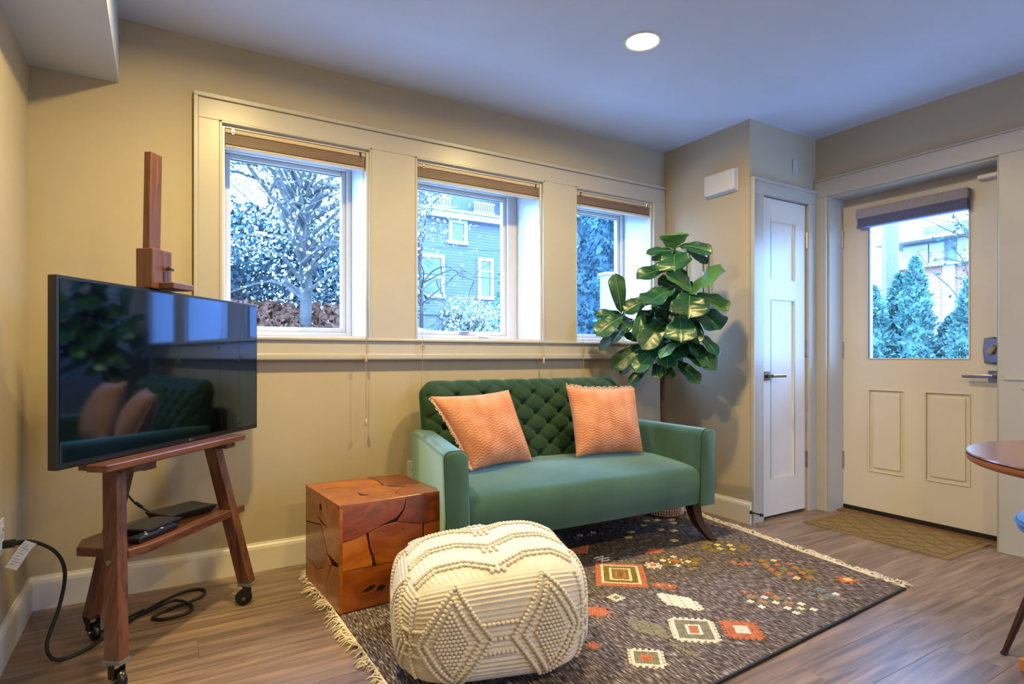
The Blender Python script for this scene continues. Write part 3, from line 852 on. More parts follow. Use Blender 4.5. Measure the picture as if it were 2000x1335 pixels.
# ------------------------------------------------------------------ cords by the stand
def spline(pts, n=8):
    pts = [Vector(p) for p in pts]; out = []
    P = [pts[0]] + pts + [pts[-1]]
    for i in range(1, len(P) - 2):
        for k in range(n):
            t = k / n; a, b_, c, d = P[i - 1], P[i], P[i + 1], P[i + 2]
            out.append(.5 * ((2 * b_) + (-a + c) * t + (2 * a - 5 * b_ + 4 * c - d) * t * t + (-a + 3 * b_ - 3 * c + d) * t ** 3))
    out.append(pts[-1]); return out
pc = empty('power_cord', (XL + .02, 2.49, .396)); tag(pc, 'black power cord from the left wall outlet looping to the floor', 'cord')
def rel(pts, o): return [Vector(p) - o.location for p in pts]
b = MB(); b.tube(rel(spline([(-.412, 2.49, .396), (-.36, 2.50, .390), (-.30, 2.50, .345), (-.275, 2.50, .27), (-.29, 2.50, .16), (-.32, 2.47, .05), (-.29, 2.43, .009), (-.22, 2.46, .006), (-.14, 2.58, .006), (0, 2.78, .006), (.10, 2.86, .006), (.165, 2.84, .006), (.15, 2.76, .006), (.05, 2.70, .006), (-.02, 2.64, .006), (.02, 2.60, .006), (.10, 2.62, .006), (.11, 2.69, .008), (.05, 2.76, .012), (-.05, 2.70, .006), (-.13, 2.62, .006)]), pc), .0058, 8)
b.build('cable', 'rubber_black', pc, smooth=True)
b = MB(); b.box(-.002, .034, -.012, .012, -.012, .012, bev=.004); b.tube([(.03, 0, 0), (.05, 0, -.001)], .008, 8)
b.build('plug', 'rubber_black', pc, loc=(-.013, 0, 0))
b = MB()
b.grid(lambda u, v: Vector((.062 + (v - .5) * .028 - u * .050, -.012 + .006 * (v - .5) - u * .012, .0 - u * .072 + (v - .5) * -.018 + .004 * math.sin(u * 5))), 8, 2)
tagm = b.build('paper_tag', 'paper', pc)
sol = tagm.modifiers.new('thickness', 'SOLIDIFY'); sol.thickness = .0006
for i in range(9):
    u = .12 + i * .09
    q_ = lambda v: Vector((.062 + (v - .5) * .028 - u * .050, -.012 + .006 * (v - .5) - u * .012, .0 - u * .072 + (v - .5) * -.018 + .004 * math.sin(u * 5)))
    p0, p1 = q_(.12), q_(.88)
    nn = Vector((.1, -1, .1)).normalized() * .0012
    for q in (0, 1): MB().bar(p0 + nn, p0.lerp(p1, .5 + .45 * ((i * 7) % 5) / 5) + nn, .004, .0004).build('printed_line', 'print_grey', tagm) if q == 0 else None
tc_ = empty('television_cable', (-.135, 2.60, .006)); tag(tc_, 'black cable hanging behind the stand shelf down to the floor', 'cord')
b = MB(); b.tube(rel(spline([(-.03, 2.56, .80), (-.10, 2.60, .60), (-.135, 2.62, .47), (-.175, 2.60, .36), (-.172, 2.59, .24), (-.20, 2.62, .12), (-.235, 2.64, .07), (-.215, 2.60, .02), (-.19, 2.56, .008), (-.165, 2.62, .006), (-.05, 2.74, .006)]), tc_), .0042, 7)
b.build('cable', 'rubber_black', tc_, smooth=True)
rc = empty('router_cable', (.02, 2.60, .41)); tag(rc, 'thin black cable plugged into the router and rising behind the screen', 'cord')
b = MB(); b.tube(rel(spline([(.005, 2.625, .408), (-.02, 2.62, .41), (-.05, 2.61, .435), (-.085, 2.59, .475), (-.11, 2.58, .54), (-.10, 2.57, .68), (-.06, 2.55, .80)]), rc), .0036, 7)
b.tube([(-.055 - .02, 2.605 - 2.60, .442 - .41), (-.075 - .02, 2.595 - 2.60, .463 - .41)], .006, 8)
b.build('cable', 'rubber_black', rc, smooth=True)

# ------------------------------------------------------------------ reclaimed wood block
BLK = empty('wood_block', (.597, 2.280, .0115), R(4.0)); tag(BLK, 'cube side table of joined reddish root wood pieces beside the sofa', 'side table')
BW, BD, BH, TK = .452, .455, .420, .013
MB().box(TK, BW - TK, TK, BD - TK, .002, BH - TK).build('core', 'teak_crack', BLK)
def face_piece(polys, wd, ht, M, ms):
    for i, pl_ in enumerate(polys):
        cx = sum(p[0] for p in pl_) / len(pl_); cy = sum(p[1] for p in pl_) / len(pl_)
        q = []
        for x, y in pl_:
            X_, Y_ = x * wd, y * ht
            dx, dy = X_ - cx * wd, Y_ - cy * ht; L_ = math.hypot(dx, dy)
            g = .0004 if 0.001 < x < .999 or 0.001 < y < .999 else 0
            q.append((X_ - dx / L_ * g, Y_ - dy / L_ * g))
        MB().prism(q, 0, TK - rng.uniform(0, .0010), bev=.0010, M=M).build('block_piece', ms[i % len(ms)], BLK)
# front (towards the camera): local x right, z up, outward -y
MF = Matrix.Translation((0, TK, 0)) @ Matrix.Rotation(R(90), 4, 'X')
face_piece([
    [(0, .655), (.10, .665), (.25, .705), (.40, .76), (.52, .80), (.59, .87), (.615, .95), (.61, 1), (0, 1)],
    [(.53, .765), (.62, .745), (.72, .715), (.80, .70), (.92, .70), (1, .715), (1, 1), (.615, 1), (.62, .95), (.60, .86)],
    [(0, .385), (.30, .385), (.29, .47), (.26, .56), (.25, .64), (.24, .70), (.10, .66), (0, .65)],
    [(.33, .385), (.79, .375), (.785, .70), (.72, .71), (.62, .74), (.53, .76), (.40, .75), (.26, .70), (.27, .58), (.30, .48)],
    [(.795, .375), (1, .37), (1, .71), (.92, .695), (.80, .695)],
    [(0, 0), (1, 0), (1, .365), (.79, .37), (.5, .378), (.32, .380), (0, .378)]], BW, BH, MF, ['teak_red', 'teak_red', 'teak_gold', 'teak', 'teak', 'teak'])
# knot holes and a leaf-shaped crack on the front
def blotch(x, z, pts, name='knot_hole', M=MF):
    MB().prism([(x + a, z + c) for a, c in pts], TK - .004, TK + .0004, M=M).build(name, 'teak_crack', BLK)
blotch(.085, .062, [(0, 0), (.02, .003), (.045, .006), (.060, .014), (.062, .022), (.045, .024), (.030, .018), (.014, .010)])
blotch(.150, .060, [(0, 0), (.022, -.002), (.038, .004), (.036, .014), (.018, .018), (.004, .012)])
blotch(.132, .165, [(0, 0), (.018, 0), (.012, .014), (.007, .045), (.002, .016)])
blotch(.262, .285, [(0, 0), (.005, 0), (.006, .005), (.001, .006)])
# left side: outward -x ; u runs from the front (0) to the back (1)
ML = Matrix.Translation((TK, 0, 0)) @ Matrix.Rotation(R(-90), 4, 'Y') @ Matrix.Rotation(R(90), 4, 'Z') @ Matrix.Scale(-1, 4, (0, 1, 0)) @ Matrix.Scale(-1, 4, (0, 1, 0))
ML = Matrix(((0, 0, -1, TK), (1, 0, 0, 0), (0, 1, 0, 0), (0, 0, 0, 1)))
face_piece([
    [(0, .44), (.32, .47), (.5, .70), (.47, 1), (0, 1)],
    [(.505, .70), (1, .62), (1, 1), (.475, 1)],
    [(.325, .46), (.42, .30), (.62, .22), (1, .24), (1, .61), (.505, .69)],
    [(0, 0), (.30, 0), (.34, .20), (.22, .38), (0, .43)],
    [(.305, 0), (1, 0), (1, .235), (.62, .215), (.42, .295), (.325, .455), (.23, .385), (.345, .20)]], BD, BH, ML, ['teak', 'teak', 'teak_red', 'teak_gold', 'teak'])
blotch(.225, .352, [(0, 0), (.026, .004), (.026, .026), (.010, .030), (0, .018)], M=ML)
blotch(.16, .30, [(0, 0), (.07, .004), (.11, .016), (.108, .020), (.06, .010), (0, .004)], M=ML)
# top
MT = Matrix.Translation((0, 0, BH - TK))
face_piece([
    [(0, 0), (.62, 0), (.58, .16), (.45, .25), (.32, .22), (.22, .34), (0, .30)],
    [(.625, 0), (1, 0), (1, .45), (.80, .42), (.70, .30), (.585, .165)],
    [(0, .305), (.22, .345), (.325, .225), (.45, .255), (.58, .17), (.70, .305), (.79, .42), (.62, .55), (.40, .60), (.2, .72), (0, .68)],
    [(.80, .425), (1, .455), (1, 1), (.62, 1), (.66, .75), (.63, .55)],
    [(0, .685), (.2, .725), (.40, .605), (.62, .555), (.655, .75), (.615, 1), (0, 1)]], BW, BD, MT, ['teak', 'teak', 'teak', 'teak_red', 'teak'])
blotch(.13, .12, [(0, 0), (.022, -.012), (.028, -.008), (.012, .016), (.010, .05), (.004, .05)], 'crack', MT)
blotch(.29, .22, [(0, 0), (.06, -.05), (.066, -.046), (.012, .012)], 'crack', MT)
blotch(.20, .075, [(0, 0), (.016, -.003), (.018, .003), (.003, .006)], 'crack', MT)
# right and rear sides
MRt = Matrix(((0, 0, 1, BW - TK), (1, 0, 0, 0), (0, 1, 0, 0), (0, 0, 0, 1)))
face_piece([[(0, 0), (1, 0), (1, .4), (.5, .5), (0, .38)], [(0, .385), (.5, .505), (.55, 1), (0, 1)], [(.505, .505), (1, .405), (1, 1), (.555, 1)]], BD, BH, MRt, ['teak', 'teak_red', 'teak'])
MBk = Matrix(((1, 0, 0, 0), (0, 0, 1, BD - TK), (0, 1, 0, 0), (0, 0, 0, 1)))
face_piece([[(0, 0), (1, 0), (1, .5), (.6, .42), (0, .55)], [(0, .555), (.6, .425), (.55, 1), (0, 1)], [(.605, .425), (1, .505), (1, 1), (.555, 1)]], BW, BH, MBk, ['teak', 'teak_red', 'teak_gold'])

# ------------------------------------------------------------------ rug
RG = empty('area_rug', (0, 0, 0)); tag(RG, 'dark woven area rug with coral and white tufted motifs and cream fringe', 'rug')
RC = {'bl': (.600, 1.165), 'br': (2.765, 1.290), 'tr': (2.935, 2.85), 'tl': (.585, 2.83)}
def rugp(u, v):
    a = Vector(RC['bl']).lerp(Vector(RC['br']), u); c = Vector(RC['tl']).lerp(Vector(RC['tr']), u)
    return a.lerp(c, v)
RZ = .0085
b = MB()
def rtop(u, v):
    p = rugp(u, v); return Vector((p.x, p.y, RZ + .0012 * math.sin(p.x * 7) * math.sin(p.y * 9)))
vs = b.grid(rtop, 60, 50)
border = [vs[i][0] for i in range(61)] + [vs[60][j] for j in range(1, 51)] + [vs[i][50] for i in range(59, -1, -1)] + [vs[0][j] for j in range(49, 0, -1)]
low = [b.bm.verts.new((v.co.x, v.co.y, .0006)) for v in border]
n = len(border)
for i in range(n):
    b.bm.faces.new((border[i], border[(i + 1) % n], low[(i + 1) % n], low[i]))
b.bm.faces.new(low)
b.build('weave', 'rug', RG)
MB().bar((*RC['bl'], .0055), (*RC['br'], .0055), .008, .009).build('dark_binding', 'rubber_black', RG)

def fringe(side):
    V, F = [], []
    u = 0 if side < 0 else 1
    n = 260
    for i in range(n):
        t = (i + .5) / n
        p = rugp(u, t)
        clump = math.sin(t * 61) * .5 + math.sin(t * 23 + 1) * .5
        L_ = .042 + .020 * clump + nrng.uniform(-.012, .014) + (.008 if side > 0 else 0)
        ang = nrng.normal(0, .5) + .5 * math.sin(t * 37)
        pts = []
        for k in range(6):
            s = k / 5
            x = p.x + side * s * L_ * math.cos(ang)
            y_ = p.y + s * L_ * math.sin(ang) + .008 * math.sin(s * 6 + i)
            z_ = RZ * (1 - s) + .003 + .012 * math.sin(s * PI) * nrng.uniform(.3, 1.2)
            pts.append((x, y_, z_))
        base = len(V)
        for q in pts:
            for k in range(4):
                a = k * PI / 2
                V.append((q[0] + .0010 * math.sin(a), q[1] + .0024 * math.cos(a), q[2] + .0024 * math.sin(a)))
        for k in range(5):
            for m_ in range(4):
                F.append((base + k * 4 + m_, base + k * 4 + (m_ + 1) % 4, base + (k + 1) * 4 + (m_ + 1) % 4, base + (k + 1) * 4 + m_))
    o = stuff(raw('fringe', V, F, 'fringe', RG))
    b = MB(); pts = [(rugp(u, t).x + side * .002, rugp(u, t).y, RZ + .001) for t in np.linspace(0, 1, 30)]
    b.tube(pts, .0055, 6); b.build('fringe_header', 'fringe', RG)
fringe(-1); fringe(1)

MOT = {'o': 'tuft_orange', 'w': 'tuft_white', 'v': 'tuft_olive', 'g': 'tuft_grey', 'y': 'tuft_yellow', 'b': 'tuft_blue'}
def motif(cx, cy, fn, nx, ny, cs, ang=2.0, name='tufted_motif', csy=None):
    csy = csy or cs
    chars = []
    V, F, MI = [], [], []
    ca, sa = math.cos(R(ang)), math.sin(R(ang))
    for i in range(nx):
        for j in range(ny):
            c = fn(i, j)
            if not c: continue
            if c not in chars: chars.append(c)
            x, y_ = (i - (nx - 1) / 2) * cs, (j - (ny - 1) / 2) * csy
            hx, hy = cs * .53, csy * .47
            z1 = RZ + .0035 + nrng.uniform(0, .0015); z0 = RZ - .002
            base = len(V)
            for (ex, ey, zz) in ((-hx, -hy, z0), (hx, -hy, z0), (hx, hy, z0), (-hx, hy, z0), (-hx * .85, -hy * .8, z1), (hx * .85, -hy * .8, z1), (hx * .85, hy * .8, z1), (-hx * .85, hy * .8, z1)):
                X_, Y_ = x + ex + nrng.normal(0, .0006), y_ + ey + nrng.normal(0, .0006)
                V.append((cx + X_ * ca - Y_ * sa, cy + X_ * sa + Y_ * ca, zz))
            for f in ((4, 5, 6, 7), (0, 1, 5, 4), (1, 2, 6, 5), (2, 3, 7, 6), (3, 0, 4, 7)):
                F.append(tuple(base + q for q in f)); MI.append(chars.index(c))
    o = raw(name, V, F, [MOT[c] for c in chars], RG)
    o.data.polygons.foreach_set('material_index', MI)
    return stuff(o)
def rings(nx, ny, seq, comb=False):
    def f(i, j):
        r = min(i, j, nx - 1 - i, ny - 1 - j)
        if comb and r == 0 and ((i if (j in (0, ny - 1)) else j) % 2): return None
        if comb and r == 0 and (i in (0, nx - 1)) and (j in (0, ny - 1)): return None
        return seq[min(r, len(seq) - 1)]
    return f
def star(n, c, cen=None):
    h = (n - 1) / 2
    def f(i, j):
        x, y_ = abs(i - h), abs(j - h)
        if cen and x <= h * .3 and y_ <= h * .3: return cen
        if x + y_ <= h * .8: return c
        if max(x, y_) <= h * .62 : return c
        if min(x, y_) < 1 and max(x, y_) <= h: return c
        if abs(x - y_) < .6 and x <= h * .8: return c
    return f
def lozenge(nx, ny, c, skew=0.0, hole=True):
    hx, hy = (nx - 1) / 2, (ny - 1) / 2
    def f(i, j):
        x, y_ = (i - hx) / hx, (j - hy) / hy
        if abs(x + skew * y_) + abs(y_) * .75 > 1.02: return None
        if hole and (i + 2 * j) % 5 == 0 and (j % 2): return None
        return c
    return f
def lattice(nx, ny, spots, out=None):
    """spots: (i, j, colour, r)"""
    def f(i, j):
        for (a, b_, c, r) in spots:
            q = abs(i - a) + abs(j - b_)
            if q <= r: return c
            if out and q == r + 1: return out
    return f
def scatter(nx, ny, spots, out=None):
    """small crosses and diamonds; spots: (i, j, colour, r)"""
    def f(i, j):
        for (a, b_, c, r) in spots:
            q = abs(i - a) + abs(j - b_)
            if q <= r: return c
            if out and q == r + 1 and (i + j) % 2: return out
    return f
TA = -38.0
motif(1.810, 2.040, rings(18, 22, ['o', 'o', 'w', 'v', 'v', 'w', 'v', 'o', 'v'], False), 18, 22, .0125, TA)
motif(2.022, 2.046, star(9, 'w', 'o'), 9, 9, .0095, TA)
motif(2.160, 2.035, scatter(23, 19, [(11, 9, 'o', 2), (5, 9, 'w', 1), (17, 9, 'w', 1), (11, 15, 'w', 1), (11, 3, 'w', 1), (6, 14, 'v', 1), (16, 14, 'v', 1), (6, 4, 'v', 1), (16, 4, 'v', 1), (20, 7, 'o', 1), (2, 12, 'v', 1), (21, 12, 'v', 1), (14, 11, 'w', 0), (8, 7, 'w', 0), (14, 7, 'w', 0), (8, 11, 'w', 0)], 'v'), 23, 19, .0100, TA)
motif(2.540, 2.050, scatter(27, 23, [(10, 14, 'y', 1), (16, 14, 'y', 1), (10, 8, 'y', 1), (16, 8, 'y', 1), (4, 11, 'v', 1), (22, 11, 'v', 1), (13, 19, 'v', 1), (13, 3, 'v', 1), (19, 17, 'v', 1), (6, 17, 'v', 1), (19, 5, 'v', 1), (6, 5, 'v', 1), (24, 14, 'v', 1), (2, 8, 'v', 1)], 'v'), 27, 23, .0105, TA)
motif(1.868, 1.858, star(5, 'o', 'w'), 5, 5, .0110, TA)
motif(1.900, 1.822, star(7, 'o', 'w'), 7, 7, .0085, TA)
motif(1.818, 1.690, lozenge(13, 19, 'w', .35), 13, 19, .0105, -4)
motif(1.620, 1.852, lambda i, j: 'w' if abs(abs(i - 5) + abs(j - 4) * 1.1 - 4) < .9 else ('g' if abs(i - 5) + abs(j - 4) < 2 else None), 11, 9, .0085, TA)
motif(1.470, 1.790, star(13, 'o'), 13, 13, .0100, TA)
motif(1.540, 1.582, lozenge(12, 18, 'g', .3), 12, 18, .0100, -2)
motif(1.674, 1.488, rings(15, 17, ['w', 'w', 'g', 'g', 'g', 'w', 'o'], True), 15, 17, .0112, TA)
motif(1.824, 1.397, rings(13, 14, ['o', 'o', 'o', 'o', 'w', 'w'], True), 13, 14, .0105, TA)
motif(1.285, 1.588, star(5, 'o'), 5, 5, .0110, TA)
motif(1.383, 1.430, rings(12, 12, ['w', 'w', 'g', 'g', 'o'], True), 12, 12, .0100, TA)
motif(1.535, 1.404, lambda i, j: 'g' if (i + j) in (7, 8) or (i == 6 and j > 5) or (j == 2 and i > 4) else None, 10, 9, .0095, TA)
motif(2.515, 1.680, scatter(25, 31, [(4, 27, 'o', 1), (10, 28, 'y', 1), (4, 21, 'o', 1), (10, 22, 'o', 1), (16, 24, 'o', 1), (5, 15, 'o', 1), (11, 16, 'b', 1), (17, 18, 'o', 1), (6, 9, 'o', 1), (12, 10, 'o', 1), (18, 12, 'o', 1), (22, 15, 'v', 1), (13, 5, 'y', 1), (19, 6, 'o', 1)], 'v'), 25, 31, .0098, TA)
motif(2.157, 1.482, scatter(29, 25, [(3, 21, 'o', 1), (8, 21, 'o', 0), (13, 21, 'o', 1), (18, 21, 'v', 0), (5, 16, 'o', 1), (10, 16, 'w', 1), (15, 16, 'o', 1), (20, 16, 'w', 0), (3, 11, 'w', 1), (8, 11, 'o', 1), (13, 11, 'w', 1), (18, 11, 'o', 1), (23, 11, 'w', 1), (6, 6, 'w', 1), (11, 6, 'o', 0), (16, 6, 'w', 1), (21, 6, 'w', 1), (18, 2, 'w', 1), (26, 6, 'w', 1)], 'g'), 29, 25, .0098, TA)
motif(2.636, 1.465, star(9, 'o', 'y'), 9, 9, .0105, TA)
motif(2.395, 1.432, scatter(17, 15, [(8, 11, 'b', 1), (3, 7, 'b', 1), (13, 7, 'w', 1), (6, 4, 'g', 1), (13, 2, 'o', 1), (10, 5, 'b', 1)], 'b'), 17, 15, .0098, TA)
motif(2.400, 1.845, scatter(11, 7, [(2, 4, 'o', 1), (5, 2, 'o', 1), (8, 4, 'o', 1)]), 11, 7, .0110, TA)
motif(1.855, 2.395, lambda i, j: 'o' if abs(i - 7) <= j else None, 15, 8, .0120)
motif(2.180, 2.195, lambda i, j: 'o' if abs(i - 6) + abs(j - 3) * 2 <= 6 else None, 13, 7, .0105)
motif(1.876, 2.242, lambda i, j: 'w' if (j in (0, 6) and i < 6) or (j == 3) and i < 8 or (i == j) else None, 8, 7, .009)
for (x, y) in ((2.533, 2.622), (2.641, 2.506), (2.525, 2.395), (2.476, 2.448), (2.393, 2.267), (2.60, 2.60), (2.68, 2.56), (2.45, 2.56), (2.30, 2.50), (2.22, 2.44)):
    motif(x, y, lambda i, j: 'y', 4, 3, .010)
motif(2.05, 2.58, lattice(19, 9, [(2, 4, 'g', 1), (6, 6, 'w', 1), (10, 4, 'g', 1), (14, 6, 'w', 1), (16, 3, 'g', 1)]), 19, 9, .012)
motif(1.02, 1.38, rings(13, 11, ['w', 'g', 'o'], True), 13, 11, .011)

# ------------------------------------------------------------------ sofa
SO = empty('loveseat', (1.800, 2.185, .0085), R(-1.5)); tag(SO, 'green velvet loveseat with tufted back and curved dark wooden legs', 'sofa')
def arm_line(y):   # inner half width of the seat at depth y
    return .682 - .085 * min(max(y / .55, 0), 1)
# seat
prof = [(.03, .205), (.006, .21), (.0, .24), (-.004, .33), (.002, .365), (.018, .388), (.045, .402), (.10, .416), (.20, .430), (.32, .438), (.45, .438), (.56, .43), (.57, .30), (.57, .205)]
NX = 36
b = MB(); cols = []
for i in range(NX + 1):
    s = -1 + 2 * i / NX
    ring = []
    for (y, z) in prof:
        bow = -.018 * (1 - s * s) if y < .3 else 0
        cr = .012 * (1 - s ** 4) if z > .38 else 0
        ring.append(b.bm.verts.new((s * (arm_line(y) + .006), y + bow * (1 if y < .1 else .4), z + cr + .002 * math.sin(s * 9 + y * 14) * (z > .3))))
    cols.append(ring)
n = len(prof)
for a, c in zip(cols, cols[1:]):
    for k in range(n): b.bm.faces.new((a[k], a[(k + 1) % n], c[(k + 1) % n], c[k]))
b.bm.faces.new(cols[0]); b.bm.faces.new(list(reversed(cols[-1])))
b.build('seat', 'velvet', SO, smooth='angle')
# arms
for sx in (-1, 1):
    b = MB(); rings_ = []
    NY = 14
    T = .052
    def sect(scale, ztop):
        r = .034; q = []
        q.append((-T, .20)); q.append((-T, .35))
        for k in range(7):
            a = PI - k * (PI / 2) / 6; q.append((-T + r + r * math.cos(a), ztop - r + r * math.sin(a)))
        for k in range(7):
            a = PI / 2 - k * (PI / 2) / 6; q.append((T - r + r * math.cos(a), ztop - r + r * math.sin(a)))
        q.append((T, .35)); q.append((T, .20))
        return [(x * scale, .20 + (z - .20) * (1 - (1 - scale) * .12)) for x, z in q]
    ys = [(-.016, .84), (-.012, .94), (-.004, 1.0)] + [(.64 * (i / NY), 1.0) for i in range(1, NY + 1)]
    for (y, sc) in ys:
        ztop = .606 + .018 * max(0, y) / .6
        cx = arm_line(y) + T
        fl_ = .012 * (1 - y / .7)
        rings_.append([b.bm.verts.new((sx * (cx + x + fl_ * ((z - .2) / .4) ** 2), y, z)) for x, z in sect(sc, ztop)])
    n = len(rings_[0])
    for a, c in zip(rings_, rings_[1:]):
        for k in range(n): b.bm.faces.new((a[k], a[(k + 1) % n], c[(k + 1) % n], c[k]))
    b.bm.faces.new(rings_[0]); b.bm.faces.new(list(reversed(rings_[-1])))
    am = b.build('arm', 'velvet', SO, smooth='angle')
    b = MB()
    pts = []
    for x, z in sect(1.0, .606): pts.append((sx * (arm_line(0) + T + x + .012 * ((z - .2) / .4) ** 2), -.003, z))
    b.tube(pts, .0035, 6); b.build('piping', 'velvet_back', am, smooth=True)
# tufted back
BZ0, BZ1, BHW = .25, .872, .662
NXB, NZB = 240, 110
ss = np.linspace(-1, 1, NXB + 1); qq = np.linspace(0, 1, NZB + 1)
S, Q = np.meshgrid(ss, qq, indexing='ij')
Zc = BZ0 + (BZ1 - BZ0) * Q
rcor = .085
dzc = np.clip(Zc - (BZ1 - rcor), 0, rcor)
HWz = BHW - rcor + np.sqrt(np.maximum(rcor ** 2 - dzc ** 2, 0))
Xc = S * HWz
mid = .555 + .105 * (Zc - .25) / .62
e = np.sqrt(np.clip(1 - np.abs(S) ** 14, 0, 1)) * np.sqrt(np.clip(1 - Q ** 16, 0, 1))
PA, PB = .158, .112
zz = Zc - .46
p_ = Xc / PA + zz / PB; q_ = Xc / PA - zz / PB
hh = (np.abs(np.sin(PI * p_)) * np.abs(np.sin(PI * q_))) ** .27
fp = (p_ - np.round(p_)); fq = (q_ - np.round(q_))
rb2 = ((fp + fq) / 2 * PA) ** 2 + ((fp - fq) / 2 * PB) ** 2
but = np.exp(-rb2 / (.016 ** 2))
fade = np.clip((1 - np.abs(S)) / .10, 0, 1) * np.clip((1 - Q) / .12, 0, 1) * np.clip((Zc - .33) / .06, 0, 1)
front = mid - .060 * e - .022 * hh * (.35 + .65 * fade) * e + .024 * but * fade
# pull the top roll down where the tuft lines meet it
Zf = Zc - .008 * (1 - np.abs(np.sin(PI * Xc / PA))) ** 3 * np.clip((Q - .8) / .2, 0, 1)
back = mid + .060 * e
def grid_faces(nx, ny, off=0, flip=False):
    i, j = np.meshgrid(np.arange(nx), np.arange(ny), indexing='ij')
    a = (i * (ny + 1) + j).ravel() + off; b_ = ((i + 1) * (ny + 1) + j).ravel() + off
    f = np.stack([a, b_, b_ + 1, a + 1], 1)
    return f[:, ::-1] if flip else f
V1 = np.stack([Xc, front, Zf], -1).reshape(-1, 3); V2 = np.stack([Xc, back, Zf], -1).reshape(-1, 3)
F_ = np.concatenate([grid_faces(NXB, NZB), grid_faces(NXB, NZB, len(V1), True)])
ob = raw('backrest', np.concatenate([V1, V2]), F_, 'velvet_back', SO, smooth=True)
bmb = bmesh.new(); bmb.from_mesh(ob.data); bmesh.ops.remove_doubles(bmb, verts=bmb.verts, dist=.0004); bmesh.ops.holes_fill(bmb, edges=[e_ for e_ in bmb.edges if e_.is_boundary], sides=0)
bmesh.ops.recalc_face_normals(bmb, faces=bmb.faces); bmb.to_mesh(ob.data); bmb.free()
btn = None
for pi_ in range(-12, 13):
    for qi in range(-12, 13):
        x = PA * (pi_ + qi) / 2; z = .46 + PB * (pi_ - qi) / 2
        if abs(x) > .58 or z > .82 or z < .46: continue
        y = .555 + .105 * (z - .25) / .62 - .060 + .026
        if btn is None:
            btn = MB().lathe([(0, -.006), (.006, -.005), (.010, -.002), (.010, .001), (0, .002)], 10, M=Matrix.Rotation(R(-90), 4, 'X')).build('button', 'velvet_back', ob, (x, y, z), smooth=True).data
        else:
            link('button', btn, [], ob, (x, y, z))
# legs
for sx in (-1, 1):
    b = MB(); pts, rr_ = [], []
    for k in range(9):
        t = k / 8
        pts.append((sx * (.690 + .008 * t + .085 * t ** 2.4), .055 - .055 * t ** 2.2, .215 - .2145 * t))
    for p, q, k in zip(pts, pts[1:], range(8)):
        pass
    prev = None
    for k, (x, y, z) in enumerate(pts):
        hw = .030 - .010 * (k / 8)
        ring = [b.bm.verts.new((x + dx * hw, y + dy * hw, z)) for dx, dy in ((-1, -1), (1, -1), (1, 1), (-1, 1))]
        if prev:
            for m_ in range(4): b.bm.faces.new((prev[m_], prev[(m_ + 1) % 4], ring[(m_ + 1) % 4], ring[m_]))
        else: b.bm.faces.new(ring)
        prev = ring
    b.bm.faces.new(prev)
    b.build('leg', 'leg_wood', SO)
    MB().bar((sx * .60, .54, .21), (sx * .60, .585, .0005), .05, .05, w2=.032, h2=.032, up=(0, 1, 0)).build('leg', 'leg_wood', SO)

# ------------------------------------------------------------------ cushions
def cushion(tl, tr_, bl, br, label, fringe_side):
    c = sum((Vector(v) for v in (tl, tr_, bl, br)), Vector()) / 4
    e_ = empty('throw_cushion', c); tag(e_, label, 'cushion', 'coral cushions on the loveseat')
    TL, TR, BL_, BR = [np.array(v) - np.array(c) for v in (tl, tr_, bl, br)]
    n_ = 110
    U, Vv = np.meshgrid(np.linspace(-1, 1, n_ + 1), np.linspace(-1, 1, n_ + 1), indexing='ij')
    pin = .07
    Us = U * (1 - pin * (1 - Vv ** 2)); Vs = Vv * (1 - pin * (1 - U ** 2))
    a = (Us + 1) / 2; d = (Vs + 1) / 2
    P = (1 - a)[..., None] * (1 - d)[..., None] * BL_ + a[..., None] * (1 - d)[..., None] * BR + (1 - a)[..., None] * d[..., None] * TL + a[..., None] * d[..., None] * TR
    nn = np.cross(TR - TL + BR - BL_, TL - BL_ + TR - BR); nn /= np.linalg.norm(nn)
    if nn[1] > 0: nn = -nn            # towards the room
    th = .085 * (np.clip(1 - np.abs(U) ** 2.6, 0, 1) * np.clip(1 - np.abs(Vv) ** 2.6, 0, 1)) ** .55
    th = th + .006 * np.sin(U * 5 + Vv * 3) * (1 - U ** 2) * (1 - Vv ** 2)
    tri = np.abs(((U * 9) % 2) - 1)
    ridge = .0016 * np.sin(2 * PI * (Vv * 13 + tri * .9)) * np.clip((1 - np.abs(U)) * 20, 0, 1) * np.clip((1 - np.abs(Vv)) * 20, 0, 1)
    Fv = P + nn * (th + ridge)[..., None]; Bv = P - nn * (th * .8)[..., None]
    o = raw('cover', np.concatenate([Fv.reshape(-1, 3), Bv.reshape(-1, 3)]), np.concatenate([grid_faces(n_, n_), grid_faces(n_, n_, (n_ + 1) ** 2, True)]), 'coral', e_, smooth=True)
    bmc = bmesh.new(); bmc.from_mesh(o.data); bmesh.ops.remove_doubles(bmc, verts=bmc.verts, dist=.0003); bmesh.ops.recalc_face_normals(bmc, faces=bmc.faces); bmc.to_mesh(o.data); bmc.free()
    o.data.polygons.foreach_set('use_smooth', [True] * len(o.data.polygons))
    # loop fringe along one seam
    b = MB()
    edge = P[:, -1] if fringe_side == 'top' else P[0, :]
    outv = (TL + TR - BL_ - BR) if fringe_side == 'top' else (TL + BL_ - TR - BR)
    outv = outv / np.linalg.norm(outv); alv = (TR - TL) if fringe_side == 'top' else (TL - BL_); alv = alv / np.linalg.norm(alv)
    for k in range(2, n_ - 2, 2):
        p = edge[k]; L_ = nrng.uniform(.010, .022)
        pts = [p + outv * L_ * math.sin(a_) + alv * .006 * math.cos(a_) + nn * nrng.normal(0, .002) for a_ in np.linspace(0, PI, 6)]
        b.tube(pts, .0016, 4, cap=False)
    stuff(b.build('loop_fringe', 'coral_fringe', e_))
